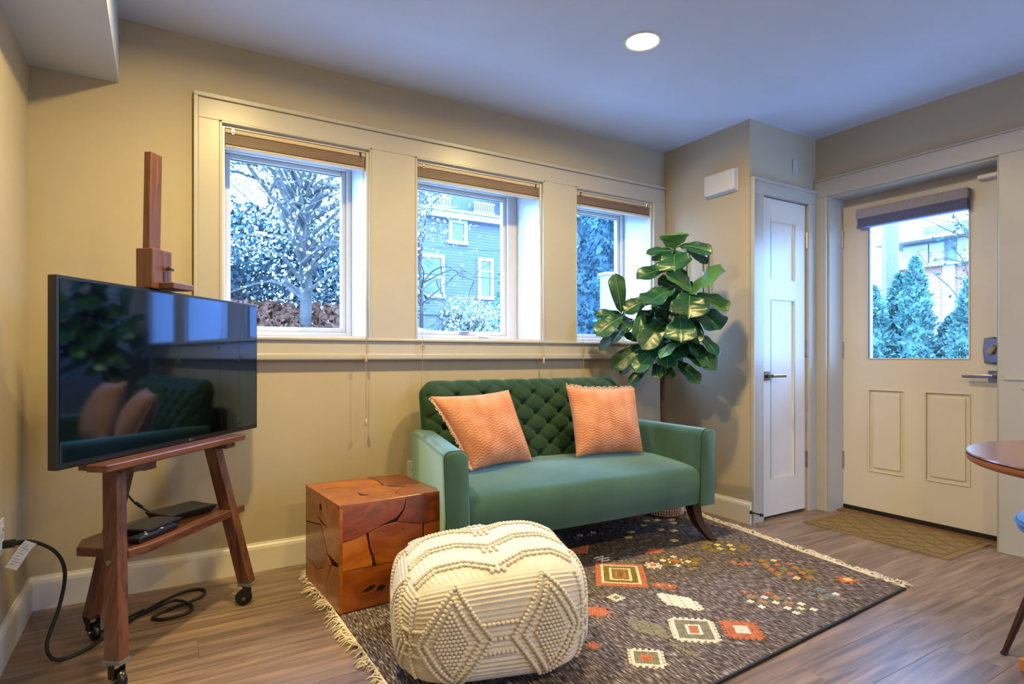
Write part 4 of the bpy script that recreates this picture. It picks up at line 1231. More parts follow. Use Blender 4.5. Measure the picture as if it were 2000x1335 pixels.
cushion((1.108, 2.590, .818), (1.578, 2.650, .832), (1.272, 2.465, .470), (1.668, 2.560, .462), 'coral chevron cushion leaning at the left end of the green loveseat', 'left')
cushion((1.925, 2.615, .842), (2.385, 2.565, .822), (1.912, 2.505, .468), (2.350, 2.455, .462), 'coral chevron cushion with frayed top edge at the right of the loveseat', 'top')

# ------------------------------------------------------------------ knitted pouf
PO = empty('knitted_pouf', (.958, 1.772, .0095), R(-18)); tag(PO, 'cream knitted wool pouf with bobble diamonds in front of the loveseat', 'pouf')
PAx, PBx, PCz = .298, .292, .178
EXP = 4.2
def pouf_pt(c, extra=0.0):
    c = np.asarray(c, float)
    nrm = (np.abs(c) ** EXP).sum(-1, keepdims=True) ** (1 / EXP)
    q = c / nrm
    g = np.sign(q) * np.abs(q) ** (EXP - 1) / np.array([PAx, PBx, PCz]); g = g / np.linalg.norm(g, axis=-1, keepdims=True)
    s = q * np.array([PAx, PBx, PCz]); 
    bul = 1 + .03 * (1 - q[..., 2:3] ** 2)
    s = s * np.concatenate([bul, bul, np.ones_like(bul)], -1)
    s[..., 2] += PCz + .0015 - .010 * ((q[..., 0] ** 2 + q[..., 1] ** 2) < 2) * (q[..., 2] > .5) * (1 - np.minimum(1, (q[..., 0] ** 2 + q[..., 1] ** 2) / 1.6)) * -1
    s[..., 2] *= 1 + .075 * q[..., 0]
    return s + g * np.asarray(extra)[..., None] if np.ndim(extra) else s + g * extra
FACES = {'front': lambda s, t: (s, -1 + 0 * s, t), 'back': lambda s, t: (-s, 1 + 0 * s, t), 'left': lambda s, t: (-1 + 0 * s, -s, t), 'right': lambda s, t: (1 + 0 * s, s, t), 'top': lambda s, t: (s, t, 1 + 0 * s), 'bottom': lambda s, t: (s, -t, -1 + 0 * s)}
VV, FF = [], []
ng = 140
off = 0
for fn, f in FACES.items():
    S_, T_ = np.meshgrid(np.linspace(-1, 1, ng + 1), np.linspace(-1, 1, ng + 1), indexing='ij')
    C_ = np.stack(f(S_, T_), -1)
    if fn == 'top': rib = .0012 * np.sin(S_ * PI * 26) * np.clip((1 - np.maximum(abs(S_), abs(T_))) * 8, 0, 1)
    elif fn == 'bottom': rib = 0 * S_
    else: rib = .0021 * np.sin(T_ * PI * 23 + .6 * np.sin(S_ * 2.2)) * np.clip((1 - np.abs(S_)) * 8, 0, 1) * np.clip((1 - np.abs(T_)) * 6, 0, 1)
    VV.append(pouf_pt(C_, rib).reshape(-1, 3)); FF.append(grid_faces(ng, ng, off)); off += (ng + 1) ** 2
o = raw('knit_body', np.concatenate(VV), np.concatenate(FF), 'wool', PO, smooth=True)
bmc = bmesh.new(); bmc.from_mesh(o.data); bmesh.ops.remove_doubles(bmc, verts=bmc.verts, dist=.0004); bmesh.ops.recalc_face_normals(bmc, faces=bmc.faces); bmc.to_mesh(o.data); bmc.free()
o.data.polygons.foreach_set('use_smooth', [True] * len(o.data.polygons))
beads = []
def bead_line(face, p, q, step=.040):
    (s0, t0), (s1, t1) = p, q
    L_ = math.hypot((s1 - s0), (t1 - t0) * .62); n_ = max(2, int(L_ / step))
    for k in range(n_):
        a = k / n_; beads.append((face, s0 + (s1 - s0) * a, t0 + (t1 - t0) * a, .0062))
def diamond(face, cs, ct, hw, hh):
    P = [(cs, ct + hh), (cs + hw, ct), (cs, ct - hh), (cs - hw, ct)]
    for i in range(4): bead_line(face, P[i], P[(i + 1) % 4])
for face in ('front', 'left', 'right', 'back'):
    for cs in (-.50, .50):
        diamond(face, cs, -.03, .40, .97); diamond(face, cs, -.03, .29, .74)
        for i in range(-5, 6):
            for j in range(-9, 10):
                s, t = i * .042 + (.021 if j % 2 else 0), j * .066
                if abs(s) / .21 + abs(t) / .56 <= 1: beads.append((face, cs + s, -.03 + t, .0060))
    for t in (.22, -.03, -.26):
        hwv = .40 - abs(t + .03) * .40
        bead_line(face, (-.50 + hwv * 1.0 + .02, t), (.50 - hwv * 1.0 - .02, t))
        for sg in (-1, 1): bead_line(face, (sg * (.5 + hwv * .95), t), (sg * 1.0, t))
    bead_line(face, (.985, -.8), (.985, .95), .05)
for off_ in (0, .11):     # top: hexagons and zigzags
    for cy_ in (-.88, -.30, .30, .88):
        zz_ = [(-1, cy_), (-.66, cy_ + .24), (-.33, cy_ + .24), (0, cy_), (.33, cy_ + .24), (.66, cy_ + .24), (1, cy_)]
        for a, c in zip(zz_, zz_[1:]): bead_line('top', (a[0], a[1] + off_), (c[0], c[1] + off_), .043)
for sx in (-.07, 0, .07):
    for cy_ in (-.80, -.30, .30, .80):
        for k in range(3): beads.append(('top', sx, cy_ - .02 - .035 * k, .0062))
ico = bmesh.new(); bmesh.ops.create_icosphere(ico, subdivisions=2, radius=1.0)
ico.verts.ensure_lookup_table(); iv = np.array([v.co[:] for v in ico.verts]); iff = np.array([[v.index for v in f.verts] for f in ico.faces]); ico.free()
VV, FF = [], []
for k, (fc, s, t, r) in enumerate(beads):
    if abs(s) > 1.02 or abs(t) > 1.02: continue
    c = pouf_pt(np.array([np.array(FACES[fc](np.float64(s), np.float64(t)), float)]), .0032)[0]
    VV.append(iv * r * np.array([1.15, 1.15, .95]) + c); FF.append(iff + len(VV) * 0 + (len(VV) - 1) * len(iv))
stuff(raw('bobbles', np.concatenate(VV), np.concatenate(FF), 'wool', PO, smooth=True))
# fuzz
VV, FF = [], []
for k in range(5200):
    fc = ['top', 'left', 'back', 'right', 'front'][k % 5]
    s, t = nrng.uniform(-1, 1, 2)
    cube = np.array([np.array(FACES[fc](np.float64(s), np.float64(t)), float)])
    a = pouf_pt(cube, 0.0)[0]; g = pouf_pt(cube, 1.0)[0] - a
    tip = a + g * nrng.uniform(.004, .010) + nrng.normal(0, .005, 3)
    sd = np.cross(g, nrng.normal(0, 1, 3)); sd = sd / np.linalg.norm(sd) * .00022
    VV += [a - sd, a + sd, tip]; FF.append((3 * k, 3 * k + 1, 3 * k + 2))
stuff(raw('wool_fuzz', np.array(VV), np.array(FF), 'wool', PO))

# ------------------------------------------------------------------ fiddle leaf fig
PL = empty('fiddle_leaf_fig', (2.742, 2.682, 0)); tag(PL, 'tall fiddle leaf fig with broad glossy leaves in a woven basket', 'plant')
b = MB()
prof = [(0, .002), (.085, .002), (.098, .02), (.112, .10), (.118, .18), (.112, .235), (.108, .235), (.106, .20), (0, .20)]
b.lathe(prof, 32); bk = b.build('basket', 'basket', PL, loc=(0, 0, .0085), smooth='angle')
b = MB()
for k in range(14):
    z = .014 + k * .0165; r = .100 + .018 * math.sin(min(1, z / .2) * 1.5)
    b.tube([(r * math.cos(a), r * math.sin(a), z) for a in np.linspace(0, 2 * PI, 25)], .0055, 5, cap=False)
stuff(b.build('coil', 'basket', bk))
b = MB()
for k in range(46):
    a = k / 46 * 2 * PI
    b.tube([(.122 * math.cos(a), .122 * math.sin(a), .13), (.126 * math.cos(a + .02), .126 * math.sin(a + .02), .07), (.122 * math.cos(a + .03), .122 * math.sin(a + .03), .018)], .0022, 4)
stuff(b.build('tassels', 'fringe', bk))
MB().lathe([(0, .205), (.06, .206), (.106, .2)], 20).build('soil', 'soil', bk, smooth=True)
def prel(p): return Vector(p) - PL.location
b = MB(); pts = spline([prel(p) for p in ((2.742, 2.682, .20), (2.735, 2.675, .5), (2.705, 2.655, .75), (2.672, 2.622, .952), (2.671, 2.616, 1.043))], 4)
b.tube(pts, .016, 9, radii=[.019 - .006 * i / len(pts) for i in range(len(pts))])
trk = b.build('trunk', 'bark', PL, smooth=True)
for (path, r0) in (([(2.671, 2.616, 1.03), (2.684, 2.608, 1.196), (2.706, 2.568, 1.418), (2.708, 2.563, 1.636), (2.708, 2.545, 1.69)], .010), ([(2.671, 2.616, 1.0), (2.597, 2.661, 1.06), (2.571, 2.677, 1.115), (2.50, 2.72, 1.2), (2.457, 2.745, 1.275)], .008),
                   ([(2.68, 2.61, 1.15), (2.727, 2.527, 1.275), (2.759, 2.466, 1.39)], .007), ([(2.67, 2.616, 1.0), (2.70, 2.56, 1.05), (2.745, 2.492, 1.10)], .007), ([(2.69, 2.60, 1.25), (2.64, 2.60, 1.33), (2.60, 2.60, 1.40)], .006)):
    pts = spline([prel(p) for p in path], 4)
    MB().tube(pts, r0, 7, radii=[r0 * (1 - .5 * i / len(pts)) for i in range(len(pts))]).build('branch', 'stem_green', trk, smooth=True)
# (base, tip, width, colour)
LEAVES = [
    ((2.685, 2.543, 1.661), (2.629, 2.486, 1.738), 0.139, 'l'),
    ((2.681, 2.551, 1.651), (2.537, 2.595, 1.645), 0.059, 'g'),
    ((2.704, 2.506, 1.672), (2.719, 2.322, 1.639), 0.074, 'g'),
    ((2.736, 2.484, 1.646), (2.756, 2.363, 1.576), 0.059, 'g'),
    ((2.65, 2.506, 1.622), (2.574, 2.436, 1.528), 0.173, 'g'),
    ((2.671, 2.568, 1.547), (2.471, 2.601, 1.497), 0.089, 'g'),
    ((2.708, 2.576, 1.643), (2.589, 2.611, 1.615), 0.050, 'l'),
    ((2.698, 2.411, 1.373), (2.689, 2.222, 1.49), 0.148, 'l'),
    ((2.717, 2.428, 1.386), (2.584, 2.472, 1.518), 0.094, 'l'),
    ((2.722, 2.576, 1.44), (2.649, 2.618, 1.486), 0.089, 'g'),
    ((2.729, 2.389, 1.368), (2.745, 2.212, 1.302), 0.094, 'l'),
    ((2.638, 2.503, 1.408), (2.437, 2.51, 1.334), 0.139, 'g'),
    ((2.664, 2.399, 1.366), (2.566, 2.317, 1.263), 0.178, 'g'),
    ((2.744, 2.427, 1.289), (2.753, 2.266, 1.197), 0.148, 'g'),
    ((2.42, 2.719, 1.28), (2.352, 2.686, 1.476), 0.079, 'g'),
    ((2.449, 2.736, 1.257), (2.28, 2.765, 1.268), 0.042, 'g'),
    ((2.404, 2.7, 1.248), (2.236, 2.699, 1.161), 0.104, 'g'),
    ((2.446, 2.717, 1.18), (2.295, 2.764, 1.081), 0.071, 'g'),
    ((2.451, 2.686, 1.209), (2.314, 2.672, 1.116), 0.071, 'g'),
    ((2.569, 2.629, 1.356), (2.411, 2.657, 1.296), 0.091, 'g'),
    ((2.509, 2.637, 1.288), (2.436, 2.581, 1.138), 0.071, 'g'),
    ((2.626, 2.552, 1.232), (2.428, 2.515, 1.094), 0.114, 'g'),
    ((2.64, 2.586, 1.235), (2.552, 2.573, 1.057), 0.074, 'g'),
    ((2.64, 2.447, 1.237), (2.534, 2.349, 1.123), 0.148, 'g'),
    ((2.707, 2.422, 1.248), (2.635, 2.321, 1.109), 0.042, 'g'),
    ((2.753, 2.41, 1.14), (2.726, 2.258, 1.046), 0.059, 'g'),
    ((2.704, 2.454, 1.092), (2.72, 2.276, 0.967), 0.042, 'g'),
    ((2.708, 2.471, 1.033), (2.702, 2.315, 0.975), 0.091, 'g'),
    ((2.653, 2.447, 1.086), (2.5, 2.462, 1.037), 0.071, 'l'),
    ((2.62, 2.539, 1.033), (2.55, 2.464, 0.966), 0.099, 'g'),
    ((2.541, 2.646, 1.073), (2.356, 2.688, 0.968), 0.094, 'g'),
    ((2.588, 2.575, 1.048), (2.419, 2.581, 0.946), 0.094, 'g'),
    ((2.562, 2.675, 1.043), (2.418, 2.713, 0.932), 0.061, 'g'),
    ((2.571, 2.642, 0.942), (2.447, 2.668, 0.858), 0.061, 'g'),
    ((2.593, 2.601, 0.963), (2.539, 2.531, 0.893), 0.057, 'g'),
    ((2.667, 2.576, 0.952), (2.652, 2.533, 0.888), 0.048, 'g'),
    ((2.677, 2.52, 0.978), (2.691, 2.368, 0.876), 0.026, 'g'),
    ((2.545, 2.686, 1.094), (2.442, 2.677, 1.143), 0.051, 'g'),
    ((2.616, 2.649, 1.258), (2.532, 2.64, 1.276), 0.045, 'g'),
    ((2.602, 2.637, 1.322), (2.61, 2.556, 1.257), 0.059, 'g'),
    ((2.741, 2.488, 1.452), (2.706, 2.537, 1.548), 0.074, 'g'),
    ((2.722, 2.536, 1.406), (2.73, 2.447, 1.433), 0.069, 'g'),
    ((2.708, 2.576, 1.277), (2.676, 2.6, 1.338), 0.069, 'g'),
    ((2.722, 2.536, 1.194), (2.744, 2.402, 1.14), 0.079, 'g'),
    ((2.675, 2.599, 1.186), (2.672, 2.516, 1.073), 0.089, 'g'),
    ((2.619, 2.655, 1.176), (2.527, 2.674, 1.195), 0.069, 'g'),
    ((2.708, 2.55, 1.316), (2.71, 2.448, 1.229), 0.109, 'g'),
    ((2.641, 2.621, 1.135), (2.667, 2.537, 1.033), 0.089, 'g'),
    ((2.708, 2.576, 1.511), (2.722, 2.509, 1.594), 0.079, 'g'),
    ((2.722, 2.536, 1.073), (2.754, 2.462, 1.033), 0.069, 'g'),
    ((2.606, 2.656, 1.033), (2.557, 2.663, 1.094), 0.059, 'g'),
    ((2.699, 2.581, 1.368), (2.646, 2.626, 1.278), 0.089, 'g'),
    ((2.611, 2.621, 1.076), (2.551, 2.514, 1.034), 0.112, 'g'),
    ((2.675, 2.609, 1.036), (2.563, 2.704, 0.992), 0.118, 'g'),
    ((2.647, 2.564, 1.199), (2.765, 2.455, 1.081), 0.116, 'g'),
    ((2.755, 2.468, 1.091), (2.683, 2.345, 1.041), 0.089, 'g'),
    ((2.711, 2.592, 1.078), (2.861, 2.629, 0.949), 0.104, 'g'),
    ((2.635, 2.611, 1.083), (2.621, 2.467, 1.136), 0.085, 'g'),
    ((2.738, 2.532, 1.078), (2.859, 2.537, 1.051), 0.086, 'g'),
    ((2.707, 2.583, 1.408), (2.823, 2.630, 1.423), 0.117, 'g'),
    ((2.647, 2.609, 1.314), (2.786, 2.652, 1.299), 0.092, 'g'),
    ((2.694, 2.606, 1.035), (2.788, 2.515, 1.077), 0.092, 'g'),
    ((2.694, 2.509, 1.244), (2.560, 2.433, 1.131), 0.101, 'g'),
    ((2.768, 2.489, 1.079), (2.821, 2.631, 1.091), 0.102, 'g'),
    ((2.723, 2.515, 1.180), (2.597, 2.556, 1.067), 0.113, 'g'),
    ((2.702, 2.544, 1.433), (2.572, 2.498, 1.369), 0.120, 'g'),
    ((2.764, 2.514, 1.182), (2.899, 2.486, 1.123), 0.124, 'g'),
    ((2.634, 2.583, 1.127), (2.718, 2.509, 1.175), 0.121, 'g'),
    ((2.715, 2.639, 1.115), (2.835, 2.647, 1.025), 0.102, 'g'),
    ((2.691, 2.544, 1.190), (2.560, 2.558, 1.243), 0.119, 'g'),
    ((2.690, 2.565, 1.093), (2.644, 2.430, 1.036), 0.125, 'g'),
    ((2.696, 2.582, 1.264), (2.591, 2.506, 1.309), 0.097, 'g'),
    ((2.647, 2.610, 1.192), (2.672, 2.498, 1.064), 0.093, 'g'),
    ((2.609, 2.644, 1.062), (2.467, 2.604, 0.982), 0.088, 'g'),
    ((2.503, 2.719, 1.234), (2.363, 2.684, 1.207), 0.126, 'g'),
    ((2.738, 2.586, 1.514), (2.856, 2.631, 1.410), 0.089, 'g'),
    ((2.595, 2.639, 1.139), (2.737, 2.683, 1.080), 0.125, 'g'),
    ((2.667, 2.637, 1.260), (2.537, 2.640, 1.249), 0.089, 'g'),
]
def fig_leaf(base, tip, wd, colr, k):
    base, tip = prel(base), prel(tip)
    d = tip - base; L_ = d.length; d.normalize()
    toward = Vector((-.55, -.62, .75)); toward.normalize()
    rr = random.Random(k * 13 + 5)
    nrm = toward + Vector((rr.uniform(-.35, .35), rr.uniform(-.35, .35), rr.uniform(-.2, .3)))
    nrm = (nrm - d * nrm.dot(d)).normalized(); side = d.cross(nrm)
    nL, nW = 26, 14
    base = base - d * L_ * .06; L_ *= 1.17; W = max(wd, L_ * .34) / 2 * 1.24
    V, F = [], []
    bend = rr.uniform(.10, .22) * L_
    cup = rr.uniform(.04, .20)
    ph = rr.uniform(0, 6)
    for i in range(nL + 1):
        t = i / nL
        w_ = W * (min(1, t * 6) ** .7) * (.52 + .48 * math.sin(PI * (t - .18) * .74) ** 1 if t > .18 else .52 * (t / .18) ** .6 + .0) * (1 - max(0, (t - .80) / .20) ** 2.2 * .94)
        for j in range(nW + 1):
            s = -1 + 2 * j / nW
            wave = .055 * W * math.sin(t * 15 + ph + (2.2 if s > 0 else 0)) * abs(s) ** 2 * 1.6
            vein = -.075 * W * (max(0, math.cos((t * 6.5 - abs(s) * .8) * 2 * PI)) ** 4) * (abs(s) * (1 - abs(s))) * 2.4 - .05 * W * math.exp(-(s / .12) ** 2)
            h = -bend * (t * t) + bend * .35 * math.sin(t * PI) + cup * W * (abs(s) ** 1.3) + wave + vein
            p = base + d * (L_ * t) + side * (s * w_) + nrm * h
            V.append(p)
    for i in range(nL):
        for j in range(nW):
            a = i * (nW + 1) + j; F.append((a, a + 1, a + nW + 2, a + nW + 1))
    V = [Vector((min(v.x, 3.04 - PL.location.x), min(v.y, 2.925 - PL.location.y), v.z)) for v in V]
    o = raw('leaf', [tuple(v) for v in V], F, 'leaf_green' if colr == 'g' else 'leaf_light', PL, smooth=True)
    sm = o.modifiers.new('thickness', 'SOLIDIFY'); sm.thickness = .0012
    # midrib and stalk
    b = MB(); pts = [Vector(V[i * (nW + 1) + nW // 2]) + nrm * .0012 for i in range(0, nL + 1, 3)]
    b.tube([base - d * .03 - nrm * .006] + pts, .0025, 5, radii=[.003] + [.0026 * (1 - .8 * q / len(pts)) for q in range(len(pts))])
    b.build('midrib', 'leaf_vein', o, smooth=True)
for k, (p0, p1, wd, cc) in enumerate(LEAVES): fig_leaf(p0, p1, wd, cc, k)

# chrome frame on the jut wall, behind the leaves
fr = empty('wall_rack', (XJ, 2.60, 1.27)); tag(fr, 'slim chrome wire frame on the wall half hidden by the fig leaves', 'wall rack')
for yy in (-.022, .022, .16, .20):
    MB().tube([(-.012, yy, 0), (-.012, yy, .43)], .0045, 8).build('upright', 'chrome', fr, smooth=True)
for zz_ in (.01, .215, .42):
    MB().tube([(-.012, -.03, zz_), (-.012, .208, zz_)], .0035, 8).build('cross_wire', 'chrome', fr, smooth=True)
MB().box(-.012, -.0005, -.012, .012, .36, .43, bev=.003).build('mount', 'chrome', fr)

# ------------------------------------------------------------------ door mat
mt = empty('door_mat', (3.60, 1.742, 0), R(-.8)); tag(mt, 'tan door mat with diamond lattice in front of the entry door', 'mat')
b = MB()
def mtop(u, v): return Vector(((u - .5) * .50, (v - .5) * .765, .0065 + .002 * math.sin(u * 9) * math.sin(v * 6) + (.004 * (1 - u) ** 6 * math.sin(v * 7))))
vs = b.grid(mtop, 20, 30)
border = [vs[i][0] for i in range(21)] + [vs[20][j] for j in range(1, 31)] + [vs[i][30] for i in range(19, -1, -1)] + [vs[0][j] for j in range(29, 0, -1)]
low = [b.bm.verts.new((v.co.x, v.co.y, .0008)) for v in border]
n = len(border)
for i in range(n): b.bm.faces.new((border[i], border[(i + 1) % n], low[(i + 1) % n], low[i]))
b.bm.faces.new(low)
b.build('pad', 'mat_tan', mt)
b = MB()
def clip_line(c, sgn):
    pts = []
    for yy in np.linspace(-.35, .35, 60):
        xx = c + sgn * yy * .75
        if abs(xx) < .22: pts.append((xx, yy, 0))
    return pts
for c in np.arange(-.55, .56, .11):
    for sg in (1, -1):
        P = clip_line(c, sg)
        if len(P) > 3:
            P = [(x, y_, mtop(x / .5 + .5, y_ / .765 + .5).z + .0004) for x, y_, _ in P]
            b.tube(P[::3] + [P[-1]], .0022, 4)
for (p, q) in (((-.22, -.35), (.22, -.35)), ((.22, -.35), (.22, .35)), ((.22, .35), (-.22, .35)), ((-.22, .35), (-.22, -.35))):
    P = [(p[0] + (q[0] - p[0]) * t, p[1] + (q[1] - p[1]) * t) for t in np.linspace(0, 1, 14)]
    b.tube([(x, y_, mtop(x / .5 + .5, y_ / .765 + .5).z + .0004) for x, y_ in P], .0024, 4)
stuff(b.build('lattice_pattern', 'mat_line', mt))

# ------------------------------------------------------------------ round table and chair at the right edge
tbx = empty('round_table', (2.18, .370, 0)); tag(tbx, 'round brown wooden table cut by the right edge of the photo', 'table')
MB().lathe([(0, .712), (.432, .712), (.438, .716), (.440, .722), (.440, .732)], 72).build('edge_band', 'table_edge', tbx, smooth='angle')
MB().lathe([(0, .7325), (.438, .7325), (.440, .736), (.438, .740), (0, .740)], 72).build('top', 'table_wood', tbx, smooth='angle')
MB().lathe([(0, .06), (.055, .06), (.06, .10), (.042, .16), (.036, .40), (.042, .62), (.09, .70), (.12, .711), (0, .711)], 24).build('pedestal', 'amber_wood', tbx, smooth='angle')
for k in range(4):
    a = R(62 + 90 * k)
    MB().bar((.02 * math.cos(a), .02 * math.sin(a), .10), (.44 * math.cos(a), .44 * math.sin(a), .022), .062, .10, bev=.006, w2=.055, h2=.042).build('foot', 'amber_wood', tbx)
ch = empty('dining_chair', (2.632, .612, -.0), R(8)); tag(ch, 'blue velvet dining chair with tapered dark brown leg beside round table', 'chair')
b = MB()
def seatpt(u, v, top):
    a = u * 2 * PI; r = v
    x = .245 * r * abs(math.cos(a)) ** .75 * (1 if math.cos(a) > 0 else -1); y_ = .235 * r * abs(math.sin(a)) ** .75 * (1 if math.sin(a) > 0 else -1)
    return Vector((x, y_, (.47 + .012 * (1 - r ** 4)) if top else .405))
prev = None
lev = [(.0, .478, 0)]
rad = [(.30, .482), (.70, .480), (.90, .474), (.98, .462), (1.0, .445), (.98, .428), (.90, .416), (.6, .412)]
rings_ = []
for r, z in rad: rings_.append([b.bm.verts.new((*seatpt(k / 48, r, True).xy, z)) for k in range(48)])
for a, c in zip(rings_, rings_[1:]):
    for k in range(48): b.bm.faces.new((a[k], a[(k + 1) % 48], c[(k + 1) % 48], c[k]))
b.bm.faces.new(rings_[0]); b.bm.faces.new(rings_[-1])
se = b.build('seat', 'blue_velvet', ch, smooth='angle')
b = MB(); b.tube([(*(seatpt(k / 48, 1.005, True).xy), .452) for k in range(49)], .004, 6, cap=False); b.build('piping', 'blue_velvet', se, smooth=True)
for k in range(4):
    a = R(120 + 90 * k)
    lgp = MB().tube([(.15 * math.cos(a), .15 * math.sin(a), .415), (.285 * math.cos(a), .285 * math.sin(a), .006)], .01, 14, radii=[.016, .0085]).build('leg', 'leg_wood', ch, smooth='angle')
    MB().lathe([(0, 0.0005), (.010, .0005), (.012, .003), (.010, .008), (0, .008)], 12, c=(.286 * math.cos(a), .286 * math.sin(a), 0)).build('foot_cap', 'rubber_black', lgp)
b = MB()
def bkpt(u, v):
    a = R(-90) + (u - .5) * 2.0; 
    return Vector((.24 * math.cos(a), .23 * math.sin(a) - .03 * v, .50 + .34 * v * (1 - .18 * abs(2 * u - 1) ** 3)))
b.grid(bkpt, 20, 10)
bko = b.build('backrest', 'blue_velvet', ch, smooth=True); sm = bko.modifiers.new('thickness', 'SOLIDIFY'); sm.thickness = .03
for sx in (-1, 1): MB().tube([(sx * .10, -.19, .42), (sx * .10, -.225, .60)], .009, 8).build('back_post', 'leg_wood', ch)

# ------------------------------------------------------------------ outdoors
gr = MB()
def gz(x, y):
    a = max(0, min(1, (y - 5.3) / 1.6)); c = max(0, min(1, (x - 6.0) / 3.0)) * max(0, 1 - max(0, y - 6) / 4)
    return -.10 + 1.50 * (a * a * (3 - 2 * a)) * (1 - .6 * max(0, min(1, (x - 3) / 4))) + .5 * c
gr.grid(lambda u, v: Vector((-22 + u * 72, 3.42 + v * 42, gz(-22 + u * 72, 3.42 + v * 42))), 72, 42)
gr.grid(lambda u, v: Vector((4.08 + u * 44, -20 + v * 23.42, gz(4.08 + u * 44, 3.0) if u > 0 else -.10)), 44, 12)
g_ = gr.build('ground', 'earth'); struct(g_)
pv = empty('bounce_slabs', (0, 3.42, -.10)); struct(pv)
pm = None
for i_ in range(18):            # unseen pale slabs by the windows, added to bounce sky light onto the ceiling
    for j_ in range(3):
        if pm is None:
            pm = MB().box(0, .99, 0, .61, 0, .045, bev=.006, seg=1).build('bounce_slab', 'ground', pv, (-9 + i_, j_ * .62, 0)).data
        else: link('bounce_slab', pm, [], pv, (-9 + i_, j_ * .62, 0))
for i_ in range(9):             # and outside the entry door
    for j_ in range(3): link('bounce_slab', pm, [], pv, (4.10 + j_ * 1.0, -.15 - i_ * .62 + 0.0, 0))

def leaf_cloud(pts, size, nrm_spread=1.0, elong=1.6, up=0.0):
    """quads at pts, random orientation"""
    n = len(pts)
    a = nrng.normal(0, 1, (n, 3)); a[:, 2] += up; a /= np.linalg.norm(a, axis=1, keepdims=True)
    c = nrng.normal(0, 1, (n, 3)); c -= a * (a * c).sum(1, keepdims=True); c /= np.linalg.norm(c, axis=1, keepdims=True)
    s = size * nrng.uniform(.6, 1.3, (n, 1))
    V = np.stack([pts - a * s * elong / 2, pts + c * s * .42, pts + a * s * elong / 2, pts - c * s * .42], 1).reshape(-1, 3)
    F = np.arange(4 * n).reshape(n, 4)
    return V, F

def bushy_tree(name, label, base, h, rad, nleaf, size, leaf, branch, group=None, cz=.62, squash=1.0, nbr=34, tk=1.0):
    e = empty(name, base); tag(e, label, 'tree' if 'shrub' not in name else 'shrub', group)
    b = MB()
    tr_ = random.Random(hash(label) % 1000 if False else len(label))
    b.tube([(0, 0, -.05), (.03, .02, h * .25), (-.02, .04, h * .5), (.02, 0, h * .7)], .1, 8, radii=[q * tk * h / 4.5 for q in (.10, .085, .06, .035)])
    tr0 = b.build('trunk', branch, e, smooth=True)
    ends = []
    b = MB()
    for k in range(nbr):
        a = tr_.uniform(0, 2 * PI); z0 = tr_.uniform(.18, .65) * h
        r = rad * tr_.uniform(.5, 1.0); z1 = z0 + tr_.uniform(-.05, .4) * h
        p0 = Vector((0, 0, z0)); p3 = Vector((r * math.cos(a), r * math.sin(a), min(z1, h * .98)))
        p1 = p0.lerp(p3, .35) + Vector((tr_.uniform(-.1, .1), tr_.uniform(-.1, .1), tr_.uniform(0, .25))) * rad
        p2 = p0.lerp(p3, .7) + Vector((tr_.uniform(-.1, .1), tr_.uniform(-.1, .1), tr_.uniform(0, .2))) * rad
        pts = spline([p0, p1, p2, p3], 3)
        b.tube(pts, .02, 5, radii=[.022 * tk * (1 - .8 * i / len(pts)) + .003 for i in range(len(pts))])
        for q in range(3):
            i = tr_.randrange(len(pts) // 2, len(pts))
            tip = pts[i] + Vector((tr_.gauss(0, .3), tr_.gauss(0, .3), tr_.gauss(0, .25))) * rad * .6
            b.tube([pts[i], pts[i].lerp(tip, .5) + Vector((0, 0, .03)), tip], .005, 4, radii=[.007, .005, .003]); ends.append(tip)
    stuff(b.build('branches', branch, tr0))
    P = nrng.normal(0, 1, (nleaf, 3)); P /= np.linalg.norm(P, axis=1, keepdims=True)
    P *= (nrng.uniform(0.15, 1, (nleaf, 1)) ** .45)
    lump = 1 + .18 * np.sin(P[:, 0:1] * 5 + 1) * np.sin(P[:, 2:3] * 6) + .12 * np.sin(P[:, 1:2] * 9 + P[:, 2:3] * 7)
    P = P * lump * np.array([rad, rad, h * (1 - cz) * 1.05 * squash]) + np.array([0, 0, h * cz])
    P = P[P[:, 2] > .02]
    V, F = leaf_cloud(P, size)
    stuff(raw('foliage', V, F, leaf, e))
    return e

# behind the left window: pale-leaved shrub in front of dark evergreens
bushy_tree('magnolia_tree', 'pale leaved branching tree right outside the left window', (1.35, 6.6, 1.05), 3.1, 1.55, 6500, .030, 'pale_leaf', 'branch_pale', cz=.60, nbr=60)
bushy_tree('evergreen_shrub', 'dark blue green shrub behind the pale tree outside the left window', (.9, 8.6, 1.2), 1.9, 1.35, 9000, .055, 'dark_leaf', 'branch', cz=.5)
bushy_tree('evergreen_shrub', 'teal evergreen shrub with a leaning crown beside the house', (2.7, 9.4, 1.2), 2.0, 1.0, 7000, .055, 'dark_leaf', 'branch', cz=.5)
bushy_tree('birch_tree', 'tall pale tree whose thin crown fills the top of the left window', (2.3, 11.8, 1.2), 7.5, 2.7, 8000, .05, 'pale_leaf', 'branch_pale', cz=.62, nbr=60, tk=.5)
bushy_tree('bare_tree', 'sparse bare-branched tree between the middle window and the blue house', (3.35, 8.2, 1.0), 3.4, 1.2, 380, .03, 'pale_leaf', 'branch_pale', cz=.62, nbr=16, tk=.45)
bushy_tree('low_shrub', 'low pale green shrub at the foot of the blue house', (4.05, 8.0, .95), .95, .55, 2500, .04, 'pale_leaf', 'branch', cz=.5, nbr=14)
mx_, my_ = nrng.uniform(-.8, 2.1, 4000), nrng.uniform(6.3, 8.4, 4000)
mz_ = np.array([gz(a, c) for a, c in zip(mx_, my_)]) + nrng.uniform(0, .05, 4000) + .16 * np.sin((my_ - 6.3) / 2.1 * PI)
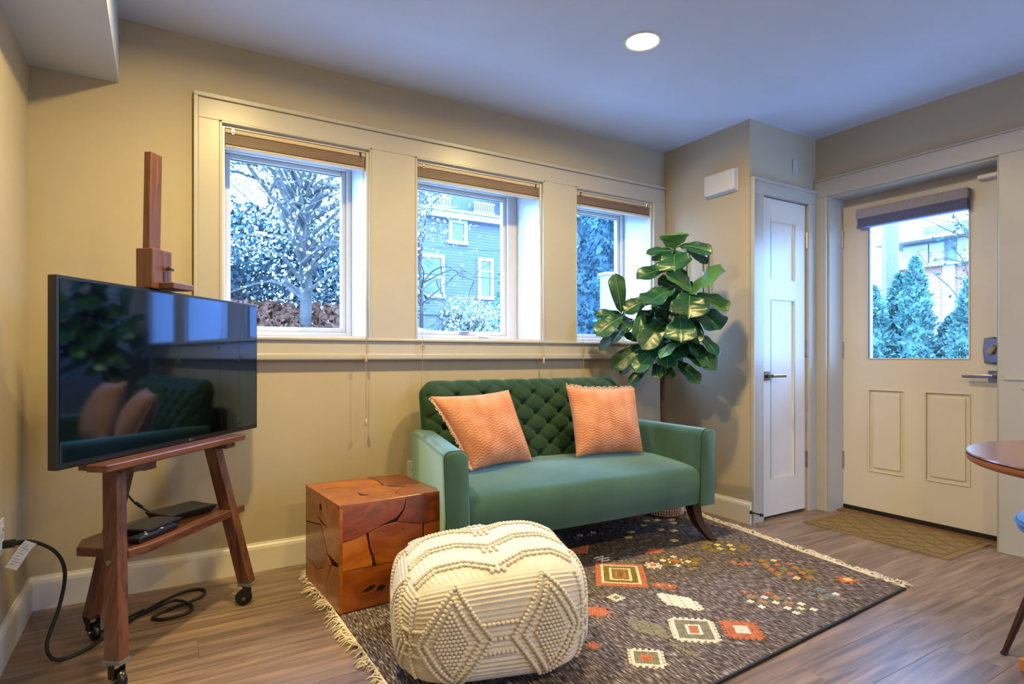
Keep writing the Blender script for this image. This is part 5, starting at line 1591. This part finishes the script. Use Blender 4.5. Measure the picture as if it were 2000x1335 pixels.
tag(raw('leaf_litter', *leaf_cloud(np.stack([mx_, my_, mz_], 1), .08), 'mulch'), 'reddish brown leaf litter on the bank under the pale tree', 'leaf litter', kind='stuff')

# blue house across the street (facade parallel to the window wall)
HX, HY, HZ = 11.7, 24.0, .6
hs = empty('blue_house', (HX, HY, HZ)); tag(hs, 'blue clapboard house with white trim and gable seen through the middle window', 'house')
def hb(name, x0, x1, y0, y1, z0, z1, m, parent=None, bev=0): return MB().box(x0 - HX, x1 - HX, y0 - HY, y1 - HY, z0 - HZ, z1 - HZ, bev=bev).build(name, m, parent or hs)
hb('wall', 8.6, 14.4, HY + .05, HY + 8, .6, 7.2, 'siding_blue')
b = MB()
for i in range(34):
    z0 = 2.9 + i * .128
    b.bar((8.58 - HX, -.02, z0 - HZ), (14.42 - HX, -.02, z0 - HZ), .045, .118)
stuff(b.build('clapboards', 'siding_blue', hs))
# gable
b = MB(); P = [(8.2 - HX, 7.35 - HZ), (14.8 - HX, 7.35 - HZ), (11.6 - HX, 10.2 - HZ)]
v0 = [b.bm.verts.new((x, .0, z)) for x, z in P]; v1 = [b.bm.verts.new((x, 8, z)) for x, z in P]
b.bm.faces.new(v0); b.bm.faces.new(v1)
for i in range(3): b.bm.faces.new((v0[i], v0[(i + 1) % 3], v1[(i + 1) % 3], v1[i]))
gb = b.build('gable', 'siding_blue', hs)
for (xa, xb) in ((7.8, 11.6), (15.2, 11.6)):
    MB().bar((xa - HX, 3.6, 7.2 - HZ), (xb - HX, 3.6, 10.45 - HZ), 8.4, .22).build('roof_slope', 'house_roof', hs)
    MB().bar((xa - HX, -.65, 7.12 - HZ), (xb - HX, -.65, 10.36 - HZ), .08, .30).build('bargeboard', 'house_trim', hs)
hb('cornice', 8.5, 14.5, HY - .35, HY + .05, 7.15, 7.42, 'house_trim')
hb('cornice_cap', 8.4, 14.6, HY - .45, HY + .05, 7.42, 7.52, 'house_trim')
for (xa, xb) in ((10.0, 11.1), (12.2, 13.3)):
    rl_ = hb('railing', xa, xb, HY - .42, HY - .36, 7.95, 8.03, 'house_trim')
    hb('bottom_rail', xa, xb, HY - .42, HY - .36, 7.55, 7.62, 'house_trim')
    for k in range(9): hb('baluster', xa + .05 + k * (xb - xa - .16) / 8, xa + .11 + k * (xb - xa - .16) / 8, HY - .41, HY - .37, 7.62, 7.95, 'house_trim')
def hwin(x0, x1, z0, z1, mid=None):
    w_ = hb('window', x0, x1, HY - .06, HY - .02, z0, z1, 'house_glass')
    t = .16
    for r in ((x0 - t, x0, z0 - t, z1 + t), (x1, x1 + t, z0 - t, z1 + t), (x0, x1, z1, z1 + t), (x0 - t * 1.3, x1 + t * 1.3, z0 - t * 1.1, z0)):
        o = hb('casing', r[0], r[1], HY - (.15 if r[3] == z0 else .12), HY - .02, r[2], r[3], 'house_trim', None); o.parent = w_; 
    if mid: o = hb('meeting_rail', x0, x1, HY - .09, HY - .03, mid - .04, mid + .04, 'house_trim'); o.parent = w_
hwin(11.28, 11.88, 6.22, 7.0)
hwin(9.3, 10.75, 3.75, 5.35, 4.5)
hwin(12.75, 13.25, 3.8, 5.4, 4.95)
hb('porch_beam', 11.2, 14.4, HY - 1.6, HY - 1.3, 2.62, 2.86, 'house_trim')
hb('porch_roof', 11.0, 14.6, HY - 1.8, HY, 2.86, 3.02, 'house_roof')
for x in (11.4, 12.75, 14.1): hb('porch_post', x - .1, x + .1, HY - 1.55, HY - 1.35, .6, 2.62, 'house_trim')
hb('porch_infill', 11.5, 14.0, HY - .4, HY - .2, .9, 2.5, 'grey_panel')

# cables across the street
def wire(p, q, sag, label):
    e = empty('overhead_wire', p); tag(e, label, 'wire', 'overhead wires')
    pts = [Vector(p).lerp(Vector(q), t) - Vector((0, 0, sag * 4 * t * (1 - t))) - Vector(p) for t in np.linspace(0, 1, 14)]
    MB().tube(pts, .012, 5).build('strand', 'branch', e)
wire((-6, 13.5, 3.9), (16, 13.5, 4.5), .5, 'upper overhead wire crossing in front of the blue house')
wire((-6, 12.5, 3.2), (16, 12.5, 3.2), .3, 'lower overhead wire crossing in front of the blue house')

# right window: tall evergreens and a white post
def conifer(name, label, base, h, r, n, leaf, size, group=None):
    e = empty(name, base); tag(e, label, 'tree', group)
    MB().tube([(0, 0, -.1), (0, 0, h * .9)], .06, 7, radii=[.06, .012]).build('trunk', 'bark', e)
    t = nrng.uniform(0, 1, n) ** .8; a = nrng.uniform(0, 2 * PI, n)
    env = r * (1 - t) ** .62 * (.82 + .18 * np.sin(t * 46 + 2 * np.sin(a * 3)))
    rr = env * nrng.uniform(.55, 1.05, n)
    P = np.stack([rr * np.cos(a), rr * np.sin(a), t * h + .02], 1)
    # upward sprays: elongated quads leaning outward
    out = np.stack([np.cos(a), np.sin(a), nrng.uniform(.1, 1.0, n)], 1) + nrng.normal(0, .45, (n, 3)); out /= np.linalg.norm(out, axis=1, keepdims=True)
    c = nrng.normal(0, 1, (n, 3)); c -= out * (out * c).sum(1, keepdims=True); c /= np.linalg.norm(c, axis=1, keepdims=True)
    s = size * nrng.uniform(.6, 1.4, (n, 1))
    V = np.stack([P - out * s * .8, P + c * s * .45, P + out * s * .9, P - c * s * .45], 1).reshape(-1, 3)
    stuff(raw('foliage', V, np.arange(4 * n).reshape(n, 4), leaf, e))
    # dense inner mass so no sky shows through the middle
    b = MB(); b.lathe([(0, .02)] + [(r * .62 * (1 - q) ** .62, .03 + q * h * .96) for q in np.linspace(0, .95, 8)] + [(0, h * .94)], 14)
    b.build('inner_foliage', leaf, e, smooth=True)
    return e
conifer('cypress_tree', 'tall blue green cypress nearest the right window', (6.35, 8.3, .55), 3.9, .75, 7000, 'hedge_leaf', .075)
conifer('cypress_tree', 'tall cypress with a fuller base behind the white post', (7.4, 8.9, .55), 4.3, .9, 7000, 'hedge_leaf', .075)
conifer('cypress_tree', 'slender cypress at the left of the right window', (5.6, 9.2, .6), 3.4, .5, 4500, 'cedar_leaf', .07)
ps = empty('fence_post', (4.27, 5.0, -.1)); tag(ps, 'white capped fence post outside the right window', 'post')
MB().box(-.07, .07, -.07, .07, 0, 2.0, bev=.006).build('shaft', 'house_trim', ps)
MB().box(-.09, .09, -.09, .09, 2.0, 2.03, bev=.006).build('cap', 'house_trim', ps)

# outside the entry door: clipped cedars, poles, apartment building
CED = [((8.6, 4.42, .35), 1.62, .42, 'bushy cedar at the left of the entry door glass'), ((9.0, 4.28, .35), 1.80, .40, 'second cedar in the door glass with a rounded tip'), ((8.8, 3.98, .35), 1.98, .40, 'tallest pointed cedar in the middle of the door glass'),
       ((9.4, 3.78, .35), 1.20, .55, 'low cedar filling the gap in the door glass'), ((8.9, 3.36, .35), 1.66, .46, 'cedar at the right of the entry door glass'), ((8.4, 3.70, .35), .72, .42, 'short cedar at the bottom of the door glass'), ((8.2, 4.2, .35), .70, .40, 'short spreading cedar at the lower left of the door glass'), ((8.3, 3.25, .35), .8, .4, 'short cedar at the lower right of the door glass'), ((9.6, 4.75, .35), 1.5, .5, 'cedar partly cut by the left edge of the door glass')]
for p, h, r, lb in CED: conifer('cedar_tree', lb, p, h, r, 5000, 'cedar_leaf', .046, 'cedar hedge outside the entry door')
def upole(loc, h, r, label):
    e = empty('utility_pole', loc); tag(e, label, 'pole', 'street poles')
    MB().tube([(0, 0, 0), (0, 0, h)], r, 10, radii=[r, r * .85]).build('shaft', 'pole_wood', e, smooth=True)
    MB().bar((0, -.5, h - .5), (0, .5, h - .5), .08, .1).build('crossarm', 'pole_wood', e)
upole((17.0, 8.25, 0), 8.0, .17, 'thick utility pole beyond the cedars in the door glass')
upole((15.5, 7.72, 0), 5.2, .05, 'thin pale pole beside the utility pole in the door glass')
AX, AY, AZ = 26.0, 11.0, .5
ap = empty('apartment_building', (AX, AY, AZ)); tag(ap, 'pale brick apartment block with flat roof seen through the entry door glass', 'building')
def ab(name, y0, y1, z0, z1, x0, x1, m): return MB().box(x0 - AX, x1 - AX, y0 - AY, y1 - AY, z0 - AZ, z1 - AZ).build(name, m, ap)
ab('wall', 5.0, 12.6, .5, 4.55, AX, AX + 8, 'brick_wall')
ab('upper_wall', 4.0, 12.3, 4.55, 5.55, AX + .15, AX + 8, 'grey_panel')
ab('floor_band', 4.0, 12.8, 4.50, 4.62, AX - .25, AX + .15, 'concrete')
ab('roof_slab', 4.0, 13.0, 5.52, 5.66, AX - .7, AX + 8, 'concrete')
ab('penthouse', 4.0, 11.9, 5.66, 6.3, AX + .9, AX + 8, 'grey_panel')
for (y0, y1, z0, z1) in ((11.3, 12.2, 4.68, 5.42), (10.75, 11.25, 4.68, 5.42), (9.9, 10.3, 4.62, 5.5)):
    w_ = ab('window', y0, y1, z0, z1, AX - .02, AX + .16, 'house_glass' if y0 < 9 else 'house_trim')
    f = ab('window_frame', y0 - .05, y1 + .05, z0 - .06, z0, AX - .06, AX + .12, 'house_trim')
for (y0, y1) in ((10.35, 10.75), (11.6, 12.0), (9.1, 9.6)):
    ab('pale_bay', y0, y1, .5, 4.5, AX - .12, AX, 'house_trim')
for k in range(12): ab('brick_course', 5.0, 12.6, .9 + k * .3, .93 + k * .3, AX - .012, AX, 'concrete')
bt = bushy_tree('street_tree', 'thin branched street tree at the upper right of the door glass', (13.5, 5.1, .3), 4.6, .9, 300, .06, 'hedge_leaf', 'branch_pale', cz=.7, nbr=16, tk=.5)
